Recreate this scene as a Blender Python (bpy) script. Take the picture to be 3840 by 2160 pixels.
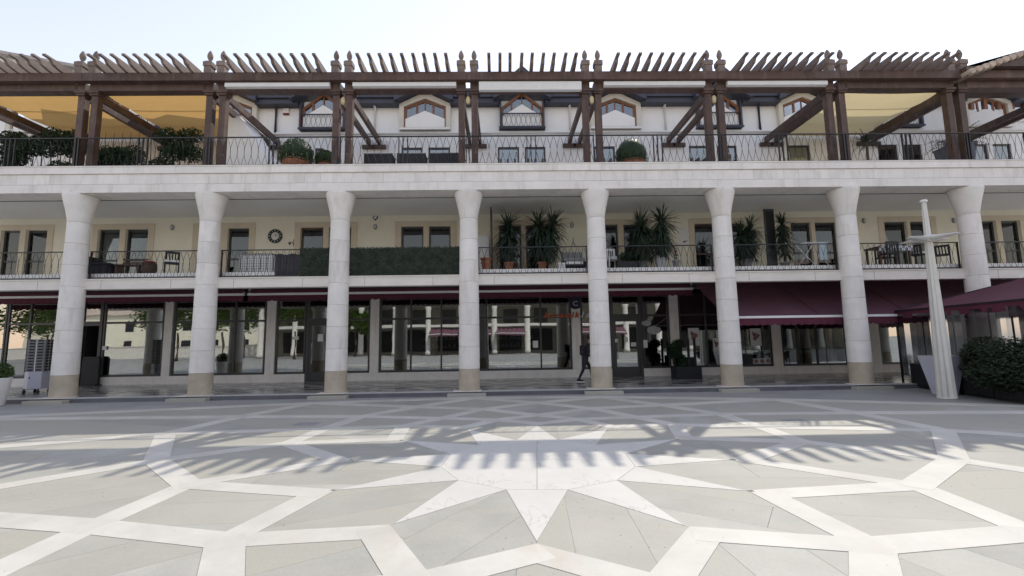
import bpy, bmesh, math, random
from mathutils import Vector, Matrix
random.seed(7)
for o in list(bpy.data.objects): bpy.data.objects.remove(o)
SC = bpy.context.scene
COL = SC.collection
R = math.radians

# ------------------------------------------------------------------ camera
F, PITCH, ROLL, YAW, EYE = 1727.5, .1141, -.015, .0206, 1.75
fw = Vector((math.sin(YAW)*math.cos(PITCH), math.cos(YAW)*math.cos(PITCH), math.sin(PITCH)))
_x = Vector((math.cos(YAW), -math.sin(YAW), 0)); _u = _x.cross(fw)
xr = math.cos(ROLL)*_x + math.sin(ROLL)*_u
ur = -math.sin(ROLL)*_x + math.cos(ROLL)*_u
CAM = Vector((0, 0, EYE))
cd = bpy.data.cameras.new('camera'); cam = bpy.data.objects.new('camera', cd); COL.objects.link(cam)
cd.sensor_width = 36; cd.lens = 36*F/3840; cd.clip_start = .05; cd.clip_end = 3000
m = Matrix((xr, ur, -fw)).transposed().to_4x4(); m.translation = CAM; cam.matrix_world = m
SC.camera = cam
SC.render.resolution_x, SC.render.resolution_y = 1024, 576

def at(px, py, y):
    """world point on the vertical plane y seen at photograph pixel px,py (measuring aid)"""
    d = fw*F + xr*(px-1920) + ur*(1080-py)
    return CAM + d*(y/d.y)
def X(px, y, py=1250): return at(px, py, y).x
def Zat(py, y, px=1900): return at(px, py, y).z
def ground(px, py, z=0.):
    d = fw*F + xr*(px-1920) + ur*(1080-py)
    return CAM + d*((z-EYE)/d.z)

# ------------------------------------------------------------------ sky, sun, exposure
SUN_AZ, SUN_EL = 32.5, 50.4           # degrees right of the facade's normal, above the horizon
W = bpy.data.worlds.new('World'); SC.world = W; W.use_nodes = True
nt = W.node_tree; bg = nt.nodes['Background']
sky = nt.nodes.new('ShaderNodeTexSky'); sky.sky_type = 'NISHITA'; sky.sun_disc = False
sky.sun_elevation = R(SUN_EL); sky.sun_rotation = R(SUN_AZ)
sky.air_density = 2.0; sky.dust_density = 0.05; sky.ozone_density = 2.2; sky.altitude = 0
hs = nt.nodes.new('ShaderNodeHueSaturation'); hs.inputs['Saturation'].default_value = .60
tint = nt.nodes.new('ShaderNodeMix'); tint.data_type = 'RGBA'; tint.blend_type = 'MULTIPLY'; tint.inputs['Factor'].default_value = 1; tint.inputs['B'].default_value = (.95, .86, .90, 1)   # hazy summer air, even over the whole sky
nt.links.new(sky.outputs[0], hs.inputs['Color']); nt.links.new(hs.outputs[0], tint.inputs['A']); nt.links.new(tint.outputs['Result'], bg.inputs[0]); bg.inputs[1].default_value = .15
sl = bpy.data.lights.new('sun', 'SUN'); sl.energy = 2.0; sl.angle = R(.53); sl.color = (1, .94, .84)
so = bpy.data.objects.new('sun', sl); COL.objects.link(so)
sdir = Vector((math.sin(R(SUN_AZ))*math.cos(R(SUN_EL)), math.cos(R(SUN_AZ))*math.cos(R(SUN_EL)), math.sin(R(SUN_EL))))
so.rotation_euler = (-sdir).to_track_quat('-Z', 'Y').to_euler(); so.location = sdir*60
vs = SC.view_settings; vs.view_transform = 'Standard'; vs.look = 'None'; vs.exposure = .68; vs.gamma = 1
vs.use_curve_mapping = False

# ------------------------------------------------------------------ materials
MATS = {}
def mat(name, col, rough=.6, var=.1, scale=3., bump=0., bscale=40., metal=0., spec=.5, objvar=0., streak=None, fine=0., stretch=(1,1,1), tint=None, specks=0.):
    if name in MATS: return MATS[name]
    m_ = bpy.data.materials.new(name); m_.use_nodes = True; N = m_.node_tree.nodes; L = m_.node_tree.links
    b = N['Principled BSDF']; b.inputs['Roughness'].default_value = rough; b.inputs['Metallic'].default_value = metal
    b.inputs['Specular IOR Level'].default_value = spec
    tc = N.new('ShaderNodeTexCoord'); mp = N.new('ShaderNodeMapping'); mp.inputs['Scale'].default_value = stretch
    L.new(tc.outputs['Object'], mp.inputs[0])
    nz = N.new('ShaderNodeTexNoise'); nz.inputs['Scale'].default_value = scale; nz.inputs['Detail'].default_value = 6; nz.inputs['Roughness'].default_value = .65
    if objvar:
        oi = N.new('ShaderNodeObjectInfo'); sc = N.new('ShaderNodeVectorMath'); sc.operation = 'SCALE'; sc.inputs[0].default_value = (37, 91, 53)
        L.new(oi.outputs['Random'], sc.inputs['Scale']); ad = N.new('ShaderNodeVectorMath'); L.new(mp.outputs[0], ad.inputs[0]); L.new(sc.outputs[0], ad.inputs[1])
        vec = ad.outputs[0]
    else: vec = mp.outputs[0]
    L.new(vec, nz.inputs['Vector'])
    rp = N.new('ShaderNodeValToRGB'); rp.color_ramp.elements[0].position = .3; rp.color_ramp.elements[1].position = .7
    rp.color_ramp.elements[0].color = tuple(min(1, c*(1-var)) for c in col)+(1,)
    rp.color_ramp.elements[1].color = tuple(min(1, c*(1+var)) for c in col)+(1,)
    L.new(nz.outputs[0], rp.inputs[0]); out = rp.outputs[0]
    def mult(out, fac_out, lo, hi):
        mr = N.new('ShaderNodeMapRange'); mr.inputs['To Min'].default_value = lo; mr.inputs['To Max'].default_value = hi
        L.new(fac_out, mr.inputs['Value'])
        vm = N.new('ShaderNodeVectorMath'); vm.operation = 'SCALE'; L.new(out, vm.inputs[0]); L.new(mr.outputs[0], vm.inputs['Scale'])
        return vm.outputs[0]
    if objvar: out = mult(out, oi.outputs['Random'], 1-objvar, 1+objvar)
    if tint:
        r4 = N.new('ShaderNodeMath'); r4.operation = 'MULTIPLY'; r4.inputs[1].default_value = 7.31; L.new(oi.outputs['Random'], r4.inputs[0])
        r5 = N.new('ShaderNodeMath'); r5.operation = 'FRACT'; L.new(r4.outputs[0], r5.inputs[0])
        mt = N.new('ShaderNodeMix'); mt.data_type = 'RGBA'; L.new(r5.outputs[0], mt.inputs['Factor']); L.new(out, mt.inputs['A']); mt.inputs['B'].default_value = tuple(tint)+(1,); out = mt.outputs['Result']
    if specks:
        vo = N.new('ShaderNodeTexVoronoi'); vo.inputs['Scale'].default_value = 9; L.new(vec, vo.inputs['Vector'])
        vr = N.new('ShaderNodeMapRange'); vr.inputs['From Min'].default_value = .05; vr.inputs['From Max'].default_value = .11; vr.inputs['To Min'].default_value = 1-specks; vr.inputs['To Max'].default_value = 1.; L.new(vo.outputs['Distance'], vr.inputs['Value'])
        n6 = N.new('ShaderNodeTexNoise'); n6.inputs['Scale'].default_value = 1.3; L.new(vec, n6.inputs['Vector']); g6 = N.new('ShaderNodeMath'); g6.operation = 'GREATER_THAN'; g6.inputs[1].default_value = .56; L.new(n6.outputs[0], g6.inputs[0])
        v2 = N.new('ShaderNodeMix'); v2.inputs[2].default_value = 1.; L.new(g6.outputs[0], v2.inputs[0]); L.new(vr.outputs[0], v2.inputs[3])
        vm2 = N.new('ShaderNodeVectorMath'); vm2.operation = 'SCALE'; L.new(out, vm2.inputs[0]); L.new(v2.outputs[0], vm2.inputs['Scale']); out = vm2.outputs[0]
    if fine:
        n2 = N.new('ShaderNodeTexNoise'); n2.inputs['Scale'].default_value = bscale*2; n2.inputs['Detail'].default_value = 3
        L.new(vec, n2.inputs['Vector']); out = mult(out, n2.outputs[0], 1-fine, 1+fine)
    if streak:      # dirt with a shape of its own: (colour, amount, stretch)
        n3 = N.new('ShaderNodeTexNoise'); n3.inputs['Scale'].default_value = 1.; n3.inputs['Detail'].default_value = 7; n3.inputs['Roughness'].default_value = .7
        m3 = N.new('ShaderNodeMapping'); m3.inputs['Scale'].default_value = streak[2]; L.new(vec, m3.inputs[0]); L.new(m3.outputs[0], n3.inputs['Vector'])
        r3 = N.new('ShaderNodeMapRange'); r3.inputs['From Min'].default_value = .52; r3.inputs['From Max'].default_value = .75; r3.inputs['To Max'].default_value = streak[1]
        L.new(n3.outputs[0], r3.inputs['Value'])
        mx = N.new('ShaderNodeMix'); mx.data_type = 'RGBA'; L.new(r3.outputs[0], mx.inputs['Factor']); L.new(out, mx.inputs['A']); mx.inputs['B'].default_value = tuple(streak[0])+(1,)
        out = mx.outputs['Result']
    L.new(out, b.inputs['Base Color'])
    # roughness a little uneven
    mr = N.new('ShaderNodeMapRange'); mr.inputs['To Min'].default_value = max(.03, rough*.8); mr.inputs['To Max'].default_value = min(1, rough*1.2)
    L.new(nz.outputs[0], mr.inputs['Value']); L.new(mr.outputs[0], b.inputs['Roughness'])
    if bump:
        nb = N.new('ShaderNodeTexNoise'); nb.inputs['Scale'].default_value = bscale; nb.inputs['Detail'].default_value = 4; L.new(vec, nb.inputs['Vector'])
        bp = N.new('ShaderNodeBump'); bp.inputs['Strength'].default_value = bump; bp.inputs['Distance'].default_value = .02
        L.new(nb.outputs[0], bp.inputs['Height']); L.new(bp.outputs[0], b.inputs['Normal'])
    MATS[name] = m_; return m_
def glass(name, refl, tint=(.75, .8, .8), rough=.01):
    if name in MATS: return MATS[name]
    m_ = bpy.data.materials.new(name); m_.use_nodes = True; N = m_.node_tree.nodes; L = m_.node_tree.links
    N.remove(N['Principled BSDF']); out = N['Material Output']
    tr = N.new('ShaderNodeBsdfTransparent'); tr.inputs[0].default_value = tint+(1,)
    gl = N.new('ShaderNodeBsdfGlossy'); gl.inputs['Roughness'].default_value = rough; gl.inputs[0].default_value = (.95, .97, .96, 1)
    fr = N.new('ShaderNodeFresnel'); fr.inputs[0].default_value = 1.5
    ad = N.new('ShaderNodeMath'); ad.inputs[1].default_value = refl; ad.use_clamp = True; L.new(fr.outputs[0], ad.inputs[0])
    # panes are never quite flat
    tc = N.new('ShaderNodeTexCoord'); nb = N.new('ShaderNodeTexNoise'); nb.inputs['Scale'].default_value = .8; nb.inputs['Detail'].default_value = 1; L.new(tc.outputs['Object'], nb.inputs['Vector'])
    bp = N.new('ShaderNodeBump'); bp.inputs['Strength'].default_value = .10; bp.inputs['Distance'].default_value = .02; L.new(nb.outputs[0], bp.inputs['Height']); L.new(bp.outputs[0], gl.inputs['Normal'])
    mx = N.new('ShaderNodeMixShader'); L.new(ad.outputs[0], mx.inputs[0]); L.new(tr.outputs[0], mx.inputs[1]); L.new(gl.outputs[0], mx.inputs[2]); L.new(mx.outputs[0], out.inputs[0])
    MATS[name] = m_; return m_
burg_p = None
def fabric_glow(name, col, trans=.5, rough=.9):
    """cloth that lets light through"""
    if name in MATS: return MATS[name]
    m_ = bpy.data.materials.new(name); m_.use_nodes = True; N = m_.node_tree.nodes; L = m_.node_tree.links
    b = N['Principled BSDF']; b.inputs['Base Color'].default_value = col+(1,); b.inputs['Roughness'].default_value = rough
    t = N.new('ShaderNodeBsdfTranslucent'); t.inputs[0].default_value = col+(1,)
    tc = N.new('ShaderNodeTexCoord'); nz = N.new('ShaderNodeTexNoise'); nz.inputs['Scale'].default_value = .9; nz.inputs['Detail'].default_value = 4; L.new(tc.outputs['Object'], nz.inputs['Vector'])
    bp = N.new('ShaderNodeBump'); bp.inputs['Strength'].default_value = .6; bp.inputs['Distance'].default_value = .15; L.new(nz.outputs[0], bp.inputs['Height'])
    L.new(bp.outputs[0], b.inputs['Normal']); L.new(bp.outputs[0], t.inputs['Normal'])
    mx = N.new('ShaderNodeMixShader'); mx.inputs[0].default_value = trans
    L.new(b.outputs[0], mx.inputs[1]); L.new(t.outputs[0], mx.inputs[2]); L.new(mx.outputs[0], N['Material Output'].inputs[0])
    MATS[name] = m_; return m_
def marble(name, col, vein=(.45, .42, .38), objvar=.03):
    if name in MATS: return MATS[name]
    m_ = mat(name, col, rough=.5, var=.05, scale=1.2, objvar=objvar, fine=.03, bump=.05, bscale=25)
    N = m_.node_tree.nodes; L = m_.node_tree.links; b = N['Principled BSDF']; src = b.inputs['Base Color'].links[0].from_socket
    tc = N.new('ShaderNodeTexCoord'); n1 = N.new('ShaderNodeTexNoise'); n1.inputs['Scale'].default_value = 1.1; n1.inputs['Detail'].default_value = 8; n1.inputs['Roughness'].default_value = .6; n1.inputs['Distortion'].default_value = 1.2
    L.new(tc.outputs['Object'], n1.inputs['Vector'])
    s = N.new('ShaderNodeMath'); s.operation = 'SUBTRACT'; s.inputs[1].default_value = .5; L.new(n1.outputs[0], s.inputs[0])
    a = N.new('ShaderNodeMath'); a.operation = 'ABSOLUTE'; L.new(s.outputs[0], a.inputs[0])
    r = N.new('ShaderNodeMapRange'); r.inputs['From Max'].default_value = .010; r.inputs['To Min'].default_value = .8; r.inputs['To Max'].default_value = 0; L.new(a.outputs[0], r.inputs['Value'])
    n2 = N.new('ShaderNodeTexNoise'); n2.inputs['Scale'].default_value = .9; L.new(tc.outputs['Object'], n2.inputs['Vector'])
    r2 = N.new('ShaderNodeMapRange'); r2.inputs['From Min'].default_value = .46; r2.inputs['From Max'].default_value = .56; L.new(n2.outputs[0], r2.inputs['Value'])
    mu = N.new('ShaderNodeMath'); mu.operation = 'MULTIPLY'; L.new(r.outputs[0], mu.inputs[0]); L.new(r2.outputs[0], mu.inputs[1])
    mx = N.new('ShaderNodeMix'); mx.data_type = 'RGBA'; L.new(mu.outputs[0], mx.inputs['Factor']); L.new(src, mx.inputs['A']); mx.inputs['B'].default_value = vein+(1,)
    L.new(mx.outputs['Result'], b.inputs['Base Color']); return m_

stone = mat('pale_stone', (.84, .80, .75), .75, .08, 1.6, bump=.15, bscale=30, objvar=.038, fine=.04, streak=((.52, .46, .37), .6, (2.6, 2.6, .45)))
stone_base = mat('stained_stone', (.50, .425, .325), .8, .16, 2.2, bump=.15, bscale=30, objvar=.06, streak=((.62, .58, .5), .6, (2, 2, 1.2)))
fascia_m = mat('fascia_stone', (.80, .75, .68), .75, .08, 1.2, bump=.1, fine=.03, streak=((.42, .38, .31), .3, (.6, 1, 4)))
soffit_m = mat('soffit_plaster', (.82, .805, .765), .85, .04, .7)
cream = mat('cream_plaster', (.84, .79, .635), .85, .05, .9, bump=.05, streak=((.45, .43, .36), .25, (.6, .6, .3)))
beige_trim = mat('beige_trim', (.66, .57, .43), .8, .07, 2)
white_wall = mat('white_render', (.88, .87, .85), .85, .03, .8, bump=.06, streak=((.6, .6, .58), .3, (1.2, 1.2, .25)))
wood = mat('dark_wood', (.088, .050, .038), .55, .35, 2.5, bump=.25, bscale=18, objvar=.16, stretch=(1, 1, 1), streak=((.25, .19, .15), .5, (5, 3, 1)))
wood_grey = mat('weathered_wood', (.20, .15, .125), .7, .25, 3, bump=.25, bscale=20, objvar=.15, streak=((.34, .3, .27), .5, (3, 2, 5)))
wood_win = mat('window_wood', (.22, .085, .035), .45, .2, 4, bump=.1)
iron = mat('black_iron', (.018, .018, .020), .45, .2, 5, spec=.5)
alu = mat('grey_aluminium', (.045, .045, .047), .4, .12, 4, spec=.6)
eave_m = mat('dark_zinc', (.045, .05, .075), .5, .15, 1.5)
white_metal = mat('white_metal', (.78, .77, .75), .4, .05, 4)
burg = mat('burgundy_canvas', (.11, .022, .042), .9, .16, 2.2, bump=.2, bscale=60)
burg_l = mat('burgundy_canvas_faded', (.15, .065, .09), .9, .15, 1.6, bump=.2, bscale=50)
burg_p = mat('burgundy_tent', (.12, .035, .055), .9, .15, 1.6, bump=.2, bscale=50)
yellow = fabric_glow('yellow_canvas', (.60, .37, .13), .5)
yellow_p = fabric_glow('cream_canvas', (.72, .60, .34), .45)
shopglass = glass('shop_glass', .29, (.60, .64, .63))
doorglass = glass('door_glass', .02, (.45, .48, .5))
dormerglass = glass('dormer_glass', .10, (.85, .88, .9))
winglass = glass('window_glass', .22, (.4, .45, .48))
clearsheet = glass('clear_plastic', .05, (.46, .48, .51), .12)  # tint darkened so the pavilion inside looks dim
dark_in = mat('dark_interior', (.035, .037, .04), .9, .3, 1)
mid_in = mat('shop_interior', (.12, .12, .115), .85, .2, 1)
terra = mat('terracotta', (.38, .16, .09), .8, .15, 5, bump=.1)
leaf_d = mat('dark_leaf', (.022, .045, .018), .55, .4, 3, spec=.3)
leaf_y = mat('yucca_leaf', (.030, .050, .030), .5, .35, 3, spec=.4)
leaf_g = mat('green_leaf', (.05, .085, .022), .55, .4, 3, spec=.3)
leaf_t = mat('tree_leaf', (.085, .13, .028), .55, .4, .8, spec=.3)
leaf_hedge = mat('ivy_leaf', (.050, .066, .046), .7, .55, 4, spec=.25, fine=.3)
leaf_c = mat('cafe_leaf', (.030, .044, .024), .7, .4, 3, spec=.2)
bark = mat('bark', (.10, .075, .055), .9, .3, 6, bump=.4)
blackm = mat('matt_black', (.012, .012, .016), .6, .2, 3)
greym = mat('mid_grey', (.25, .25, .26), .6, .15, 3)
lightgrey = mat('light_grey', (.55, .55, .57), .5, .06, 3)
paper = mat('white_paper', (.75, .74, .71), .8, .04, 4)
orange = mat('orange_letter', (.52, .10, .03), .5, .08, 5)
redm = mat('dark_red', (.20, .015, .015), .6, .2, 5)
browncloth = mat('brown_wicker', (.07, .045, .03), .8, .3, 20, bump=.4, bscale=80)
skin_m = mat('skin', (.45, .27, .19), .55, .06, 6)
clothes_d = mat('dark_clothes', (.022, .022, .032), .85, .3, 8, bump=.2, bscale=60)
paint_steel = mat('painted_steel', (.72, .70, .64), .35, .06, 2, spec=.6, streak=((.5, .46, .36), .4, (2, 2, .4)))
bluem = mat('blue_print', (.03, .03, .25), .5, .2, 4)
grout = mat('mortar', (.16, .155, .15), .9, .2, 8)
grey_stone = mat('grey_stone', (.405, .395, .345), .62, .16, .9, bump=.1, bscale=22, objvar=.10, fine=.10, tint=(.415, .395, .325), specks=.55, streak=((.46, .42, .34), .6, (.7, 2.2, 1)))
band_stone = mat('white_band_stone', (.60, .575, .505), .58, .12, 1.1, bump=.07, bscale=25, objvar=.03, fine=.03, specks=.3, streak=((.54, .47, .37), .6, (1.6, .9, 1)))
white_marble = marble('white_marble', (.635, .615, .555))
arc_floor = mat('polished_floor', (.42, .40, .37), .17, .15, 1.2, objvar=0, spec=.6, fine=.05)
arc_dark = mat('polished_dark_tile', (.09, .085, .08), .15, .25, 2, objvar=.2, spec=.6)
opp_stone = mat('opposite_stone', (.68, .66, .60), .8, .06, 1)

# plain joints for the far paving (beyond the built pieces)
def far_paving():
    m_ = mat('far_paving', (.385, .38, .35), .65, .10, .6, bump=.08, bscale=20, fine=.05)
    N = m_.node_tree.nodes; L = m_.node_tree.links; b = N['Principled BSDF']; src = b.inputs['Base Color'].links[0].from_socket
    tc = N.new('ShaderNodeTexCoord'); br = N.new('ShaderNodeTexBrick'); br.inputs['Scale'].default_value = 1; br.inputs['Brick Width'].default_value = 1.2; br.inputs['Row Height'].default_value = .6
    br.inputs['Mortar Size'].default_value = .006; br.inputs['Color1'].default_value = (1, 1, 1, 1); br.inputs['Color2'].default_value = (.86, .86, .86, 1); br.inputs['Mortar'].default_value = (.45, .45, .45, 1)
    L.new(tc.outputs['Object'], br.inputs['Vector'])
    mx = N.new('ShaderNodeMix'); mx.data_type = 'RGBA'; mx.blend_type = 'MULTIPLY'; mx.inputs['Factor'].default_value = 1; L.new(src, mx.inputs['A']); L.new(br.outputs['Color'], mx.inputs['B'])
    L.new(mx.outputs['Result'], b.inputs['Base Color']); return m_
far_m = far_paving()

# ------------------------------------------------------------------ object helpers
def par(o, p):
    if p is not None:
        o.parent = p; o.matrix_parent_inverse = Matrix.Translation(-wloc(p))
def wloc(o):
    return Vector(o.get('_w', (0, 0, 0))) if False else WL.get(o.name, Vector((0, 0, 0)))
WL = {}
def link(o, parent=None, loc=(0, 0, 0)):
    COL.objects.link(o); o.location = loc; WL[o.name] = Vector(loc); par(o, parent); return o
def tag(o, label, cat, group=None, kind=None):
    if label: o['label'] = label
    if cat: o['category'] = cat
    if group: o['group'] = group
    if kind: o['kind'] = kind
    return o
def thing(name, label, cat, loc=(0, 0, 0), group=None):
    o = bpy.data.objects.new(name, None); o.empty_display_size = .2
    link(o, None, loc); return tag(o, label, cat, group)
class MB:
    def __init__(s): s.v = []; s.f = []; s.sm = []
    def add(s, vs, fs, smooth=False):
        n = len(s.v); s.v += [tuple(v) for v in vs]; s.f += [tuple(i+n for i in f) for f in fs]; s.sm += [smooth]*len(fs); return s
    def box(s, x0, x1, y0, y1, z0, z1):
        s.add([(x0,y0,z0),(x1,y0,z0),(x1,y1,z0),(x0,y1,z0),(x0,y0,z1),(x1,y0,z1),(x1,y1,z1),(x0,y1,z1)],
              [(3,2,1,0),(4,5,6,7),(0,1,5,4),(1,2,6,5),(2,3,7,6),(3,0,4,7)]); return s
    def obox(s, c, ex, ey, ez, hx, hy, hz):
        c = Vector(c); ex = Vector(ex).normalized()*hx; ey = Vector(ey).normalized()*hy; ez = Vector(ez).normalized()*hz
        s.add([c-ex-ey-ez, c+ex-ey-ez, c+ex+ey-ez, c-ex+ey-ez, c-ex-ey+ez, c+ex-ey+ez, c+ex+ey+ez, c-ex+ey+ez],
              [(3,2,1,0),(4,5,6,7),(0,1,5,4),(1,2,6,5),(2,3,7,6),(3,0,4,7)]); return s
    def bar(s, a, b, w, h, up=(0, 0, 1)):
        a = Vector(a); b = Vector(b); d = b-a; u = Vector(up); sd = d.cross(u)
        if sd.length < 1e-6: sd = d.cross(Vector((0, 1, 0)))
        u2 = sd.cross(d); return s.obox((a+b)/2, d, sd, u2, d.length/2, w/2, h/2)
    def prism(s, poly, axis, a, b):
        """poly: 2d points (ccw), extruded along axis x|y|z from a to b"""
        def P(p, t): return {'x': (t, p[0], p[1]), 'y': (p[0], t, p[1]), 'z': (p[0], p[1], t)}[axis]
        n = len(poly); s.add([P(p, a) for p in poly]+[P(p, b) for p in poly],
              [tuple(range(n-1, -1, -1)), tuple(range(n, 2*n))]+[(i, (i+1) % n, n+(i+1) % n, n+i) for i in range(n)]); return s
    def lathe(s, prof, c, n=24, smooth=True, cap=True, crease=False):
        """prof: (r,z) list from bottom to top"""
        if crease:
            for k in range(len(prof)-1): s.lathe(prof[k:k+2], c, n, smooth, False)
            return s
        vs = []; fs = []
        for r, z in prof:
            for i in range(n):
                a = 2*math.pi*i/n; vs.append((c[0]+r*math.cos(a), c[1]+r*math.sin(a), c[2]+z))
        for k in range(len(prof)-1):
            for i in range(n):
                j = (i+1) % n; fs.append((k*n+i, k*n+j, (k+1)*n+j, (k+1)*n+i))
        s.add(vs, fs, smooth)
        if cap:
            b = len(s.v)-len(vs)
            s.f += [tuple(b+i for i in range(n-1, -1, -1)), tuple(b+(len(prof)-1)*n+i for i in range(n))]; s.sm += [False]*2
        return s
    def tube(s, pts, r, n=6, smooth=True, closed=False):
        pts = [Vector(p) for p in pts]; vs = []; fs = []; rr = r if isinstance(r, (list, tuple)) else [r]*len(pts)
        up = Vector((0, 0, 1))
        for i, p in enumerate(pts):
            d = (pts[min(i+1, len(pts)-1)]-pts[max(i-1, 0)]).normalized()
            a = d.cross(up); a = a if a.length > .05 else d.cross(Vector((1, 0, 0))); a.normalize(); b = a.cross(d)
            for k in range(n):
                t = 2*math.pi*k/n; vs.append(p+a*rr[i]*math.cos(t)+b*rr[i]*math.sin(t))
        for i in range(len(pts)-1):
            for k in range(n):
                j = (k+1) % n; fs.append((i*n+k, i*n+j, (i+1)*n+j, (i+1)*n+k))
        fs.append(tuple(range(n-1, -1, -1))); fs.append(tuple((len(pts)-1)*n+k for k in range(n)))
        s.add(vs, fs, smooth); return s
    def quad(s, a, b, c, d): return s.add([a, b, c, d], [(0, 1, 2, 3)])
    def mesh(s, name, m_):
        me = bpy.data.meshes.new(name); me.from_pydata(s.v, [], s.f); me.polygons.foreach_set('use_smooth', s.sm)
        if m_: me.materials.append(m_)
        me.update(); return me
    def build(s, name, m_, parent=None, loc=(0, 0, 0), bevel=0.):
        """vertices are relative to loc"""
        me = s.mesh(name, m_); o = bpy.data.objects.new(name, me); link(o, parent, loc)
        if bevel:
            b = o.modifiers.new('bevel', 'BEVEL'); b.width = bevel; b.segments = 2; b.limit_method = 'ANGLE'; b.angle_limit = R(40)
        return o
def inst(me, name, parent=None, loc=(0, 0, 0), rz=0., sc=1.):
    o = bpy.data.objects.new(name, me); link(o, parent, loc)
    if rz: o.rotation_euler.z = rz
    if sc != 1.: o.scale = (sc, sc, sc)
    return o
ORD = ['first','second','third','fourth','fifth','sixth','seventh','eighth','ninth','tenth','eleventh','twelfth','thirteenth','fourteenth']

# ------------------------------------------------------------------ numbers of the place
D, X0, S = 15.632, -14.404, 4.4205           # column line, first column in view, spacing
colx = lambda i: X0+i*S
XL, XR = -21.5, 24.5                          # how far the terrace is built
ZA = .12                                      # arcade floor
ZSB, ZST = 3.68, 4.03                         # balcony fascia
ZSO, ZC = 6.88, 7.80                          # loggia soffit, cornice top
YB = 18.42                                    # loggia back wall
YS = 20.43                                    # shop fronts
YW = 19.6                                     # upper storey wall
BC = (0., D, 0.)

# ================================================================== PLAZA FLOOR
pf = MB(); g = 160; e = 600
pf.quad((-e, -e, -.010), (e, -e, -.010), (e, e, -.010), (-e, e, -.010))
plaza = pf.build('plaza_ground', far_m); plaza['kind'] = 'structure'
floor = thing('star_paving', None, None, (.475, 7.014, 0)); floor['kind'] = 'structure'
a0 = -.0737; ex = Vector((math.cos(a0), math.sin(a0))); ey = Vector((-math.sin(a0), math.cos(a0))); SCN = Vector((.475, 7.014))
def wp(p): return SCN + ex*p[0] + ey*p[1]
half = {1: {}, 2: {.5: (.90, 3.50), 1.5: (2.80, 2.80), 2.5: (4.42, 1.18)}, 3: {0: (0, 4.12), 1: (2.2, 3.74), 2: (4.37, 2.50), 3: (5.85, 0)},
        4: {.5: (1.40, 5.13), 1.5: (4.2, 4.08), 2.5: (7.45, 2.1)}, 5: {0: (0, 6.26), 1: (3.28, 5.62), 2: (7.25, 4.15), 3: (11.5, 0)},
        6: {.5: (1.95, 7.5), 1.5: (6.68, 6.60), 2.5: (15., 4.0)}}
def node(k, t):
    """t: clock position in steps of 30 degrees from straight ahead, clockwise"""
    t = (t+6) % 12-6
    if k == 1: return (2.99*math.sin(R(30*t)), 2.99*math.cos(R(30*t)))
    if k == 0: return (1.405*math.sin(R(30*t)), 1.405*math.cos(R(30*t)))
    s_ = 1 if t >= 0 else -1; q = abs(t); fl = 1
    if q > 3: q = 6-q; fl = -1
    x, y = half[k][q]; return (s_*x, fl*y)
BW = {1: .31, 2: .32, 3: .34, 4: .38, 5: .44, 6: .46}
def clip(poly, p, n):
    out = []
    for i in range(len(poly)):
        a, b = poly[i], poly[(i+1) % len(poly)]; da = (a-p).dot(n); db = (b-p).dot(n)
        if da >= 0: out.append(a)
        if da*db < 0: out.append(a+(b-a)*(da/(da-db)))
    return out
def slab(poly, name, m_, zt, parent, th=.025, gap=.0024):
    c = sum(poly, Vector((0, 0)))/len(poly)
    ar = sum(poly[i].x*poly[(i+1) % len(poly)].y-poly[(i+1) % len(poly)].x*poly[i].y for i in range(len(poly)))/2
    if abs(ar) < .0008: return None
    if ar < 0: poly = poly[::-1]
    pts = []
    for i, p in enumerate(poly):
        d = c-p; pts.append((p+d.normalized()*gap*1.4-c)[:] if d.length > .01 else (p-c)[:])
    return MB().prism(pts, 'z', -th, 0).build(name, m_, parent, (c.x, c.y, zt))
big = [Vector(v) for v in ((-60, -60), (60, -60), (60, 60), (-60, 60))]
def face(edges, inside):
    poly = [Vector(v) for v in big]
    for a, b, off in edges:
        a = Vector(a); b = Vector(b); d = (b-a).normalized(); n = Vector((-d.y, d.x))
        if (inside-a).dot(n) < 0: n = -n
        poly = clip(poly, a+n*off, n)
        if not poly: return []
    return poly
rs = random.Random(3); PANELS = []
def panel(poly, ang=None, w=.66, ln=2.7):
    """grey field cut into stone strips"""
    if len(poly) < 3: return
    if ang is None: ang = rs.choice((-.6, .6, .9, -.9))
    d = Vector((math.cos(ang), math.sin(ang))); n = Vector((-d.y, d.x)); ts = [p.dot(n) for p in poly]; t = min(ts)-rs.random()*w*.6
    while t < max(ts):
        strip = clip(clip(poly, n*t, n), n*(t+w), -n)
        if len(strip) >= 3:
            us = [p.dot(d) for p in strip]; u = min(us)-rs.random()*ln*.5
            while u < max(us):
                q = clip(clip(strip, d*u, d), d*(u+ln), -d)
                if len(q) >= 3:
                    wq = [wp(p) for p in q]; c = sum(wq, Vector((0, 0)))/len(wq)
                    if c.y > 2.4 and abs(c.x) < 1.25*c.y+2.5: PANELS.append((wq, c))
                u += ln
        t += w
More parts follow.
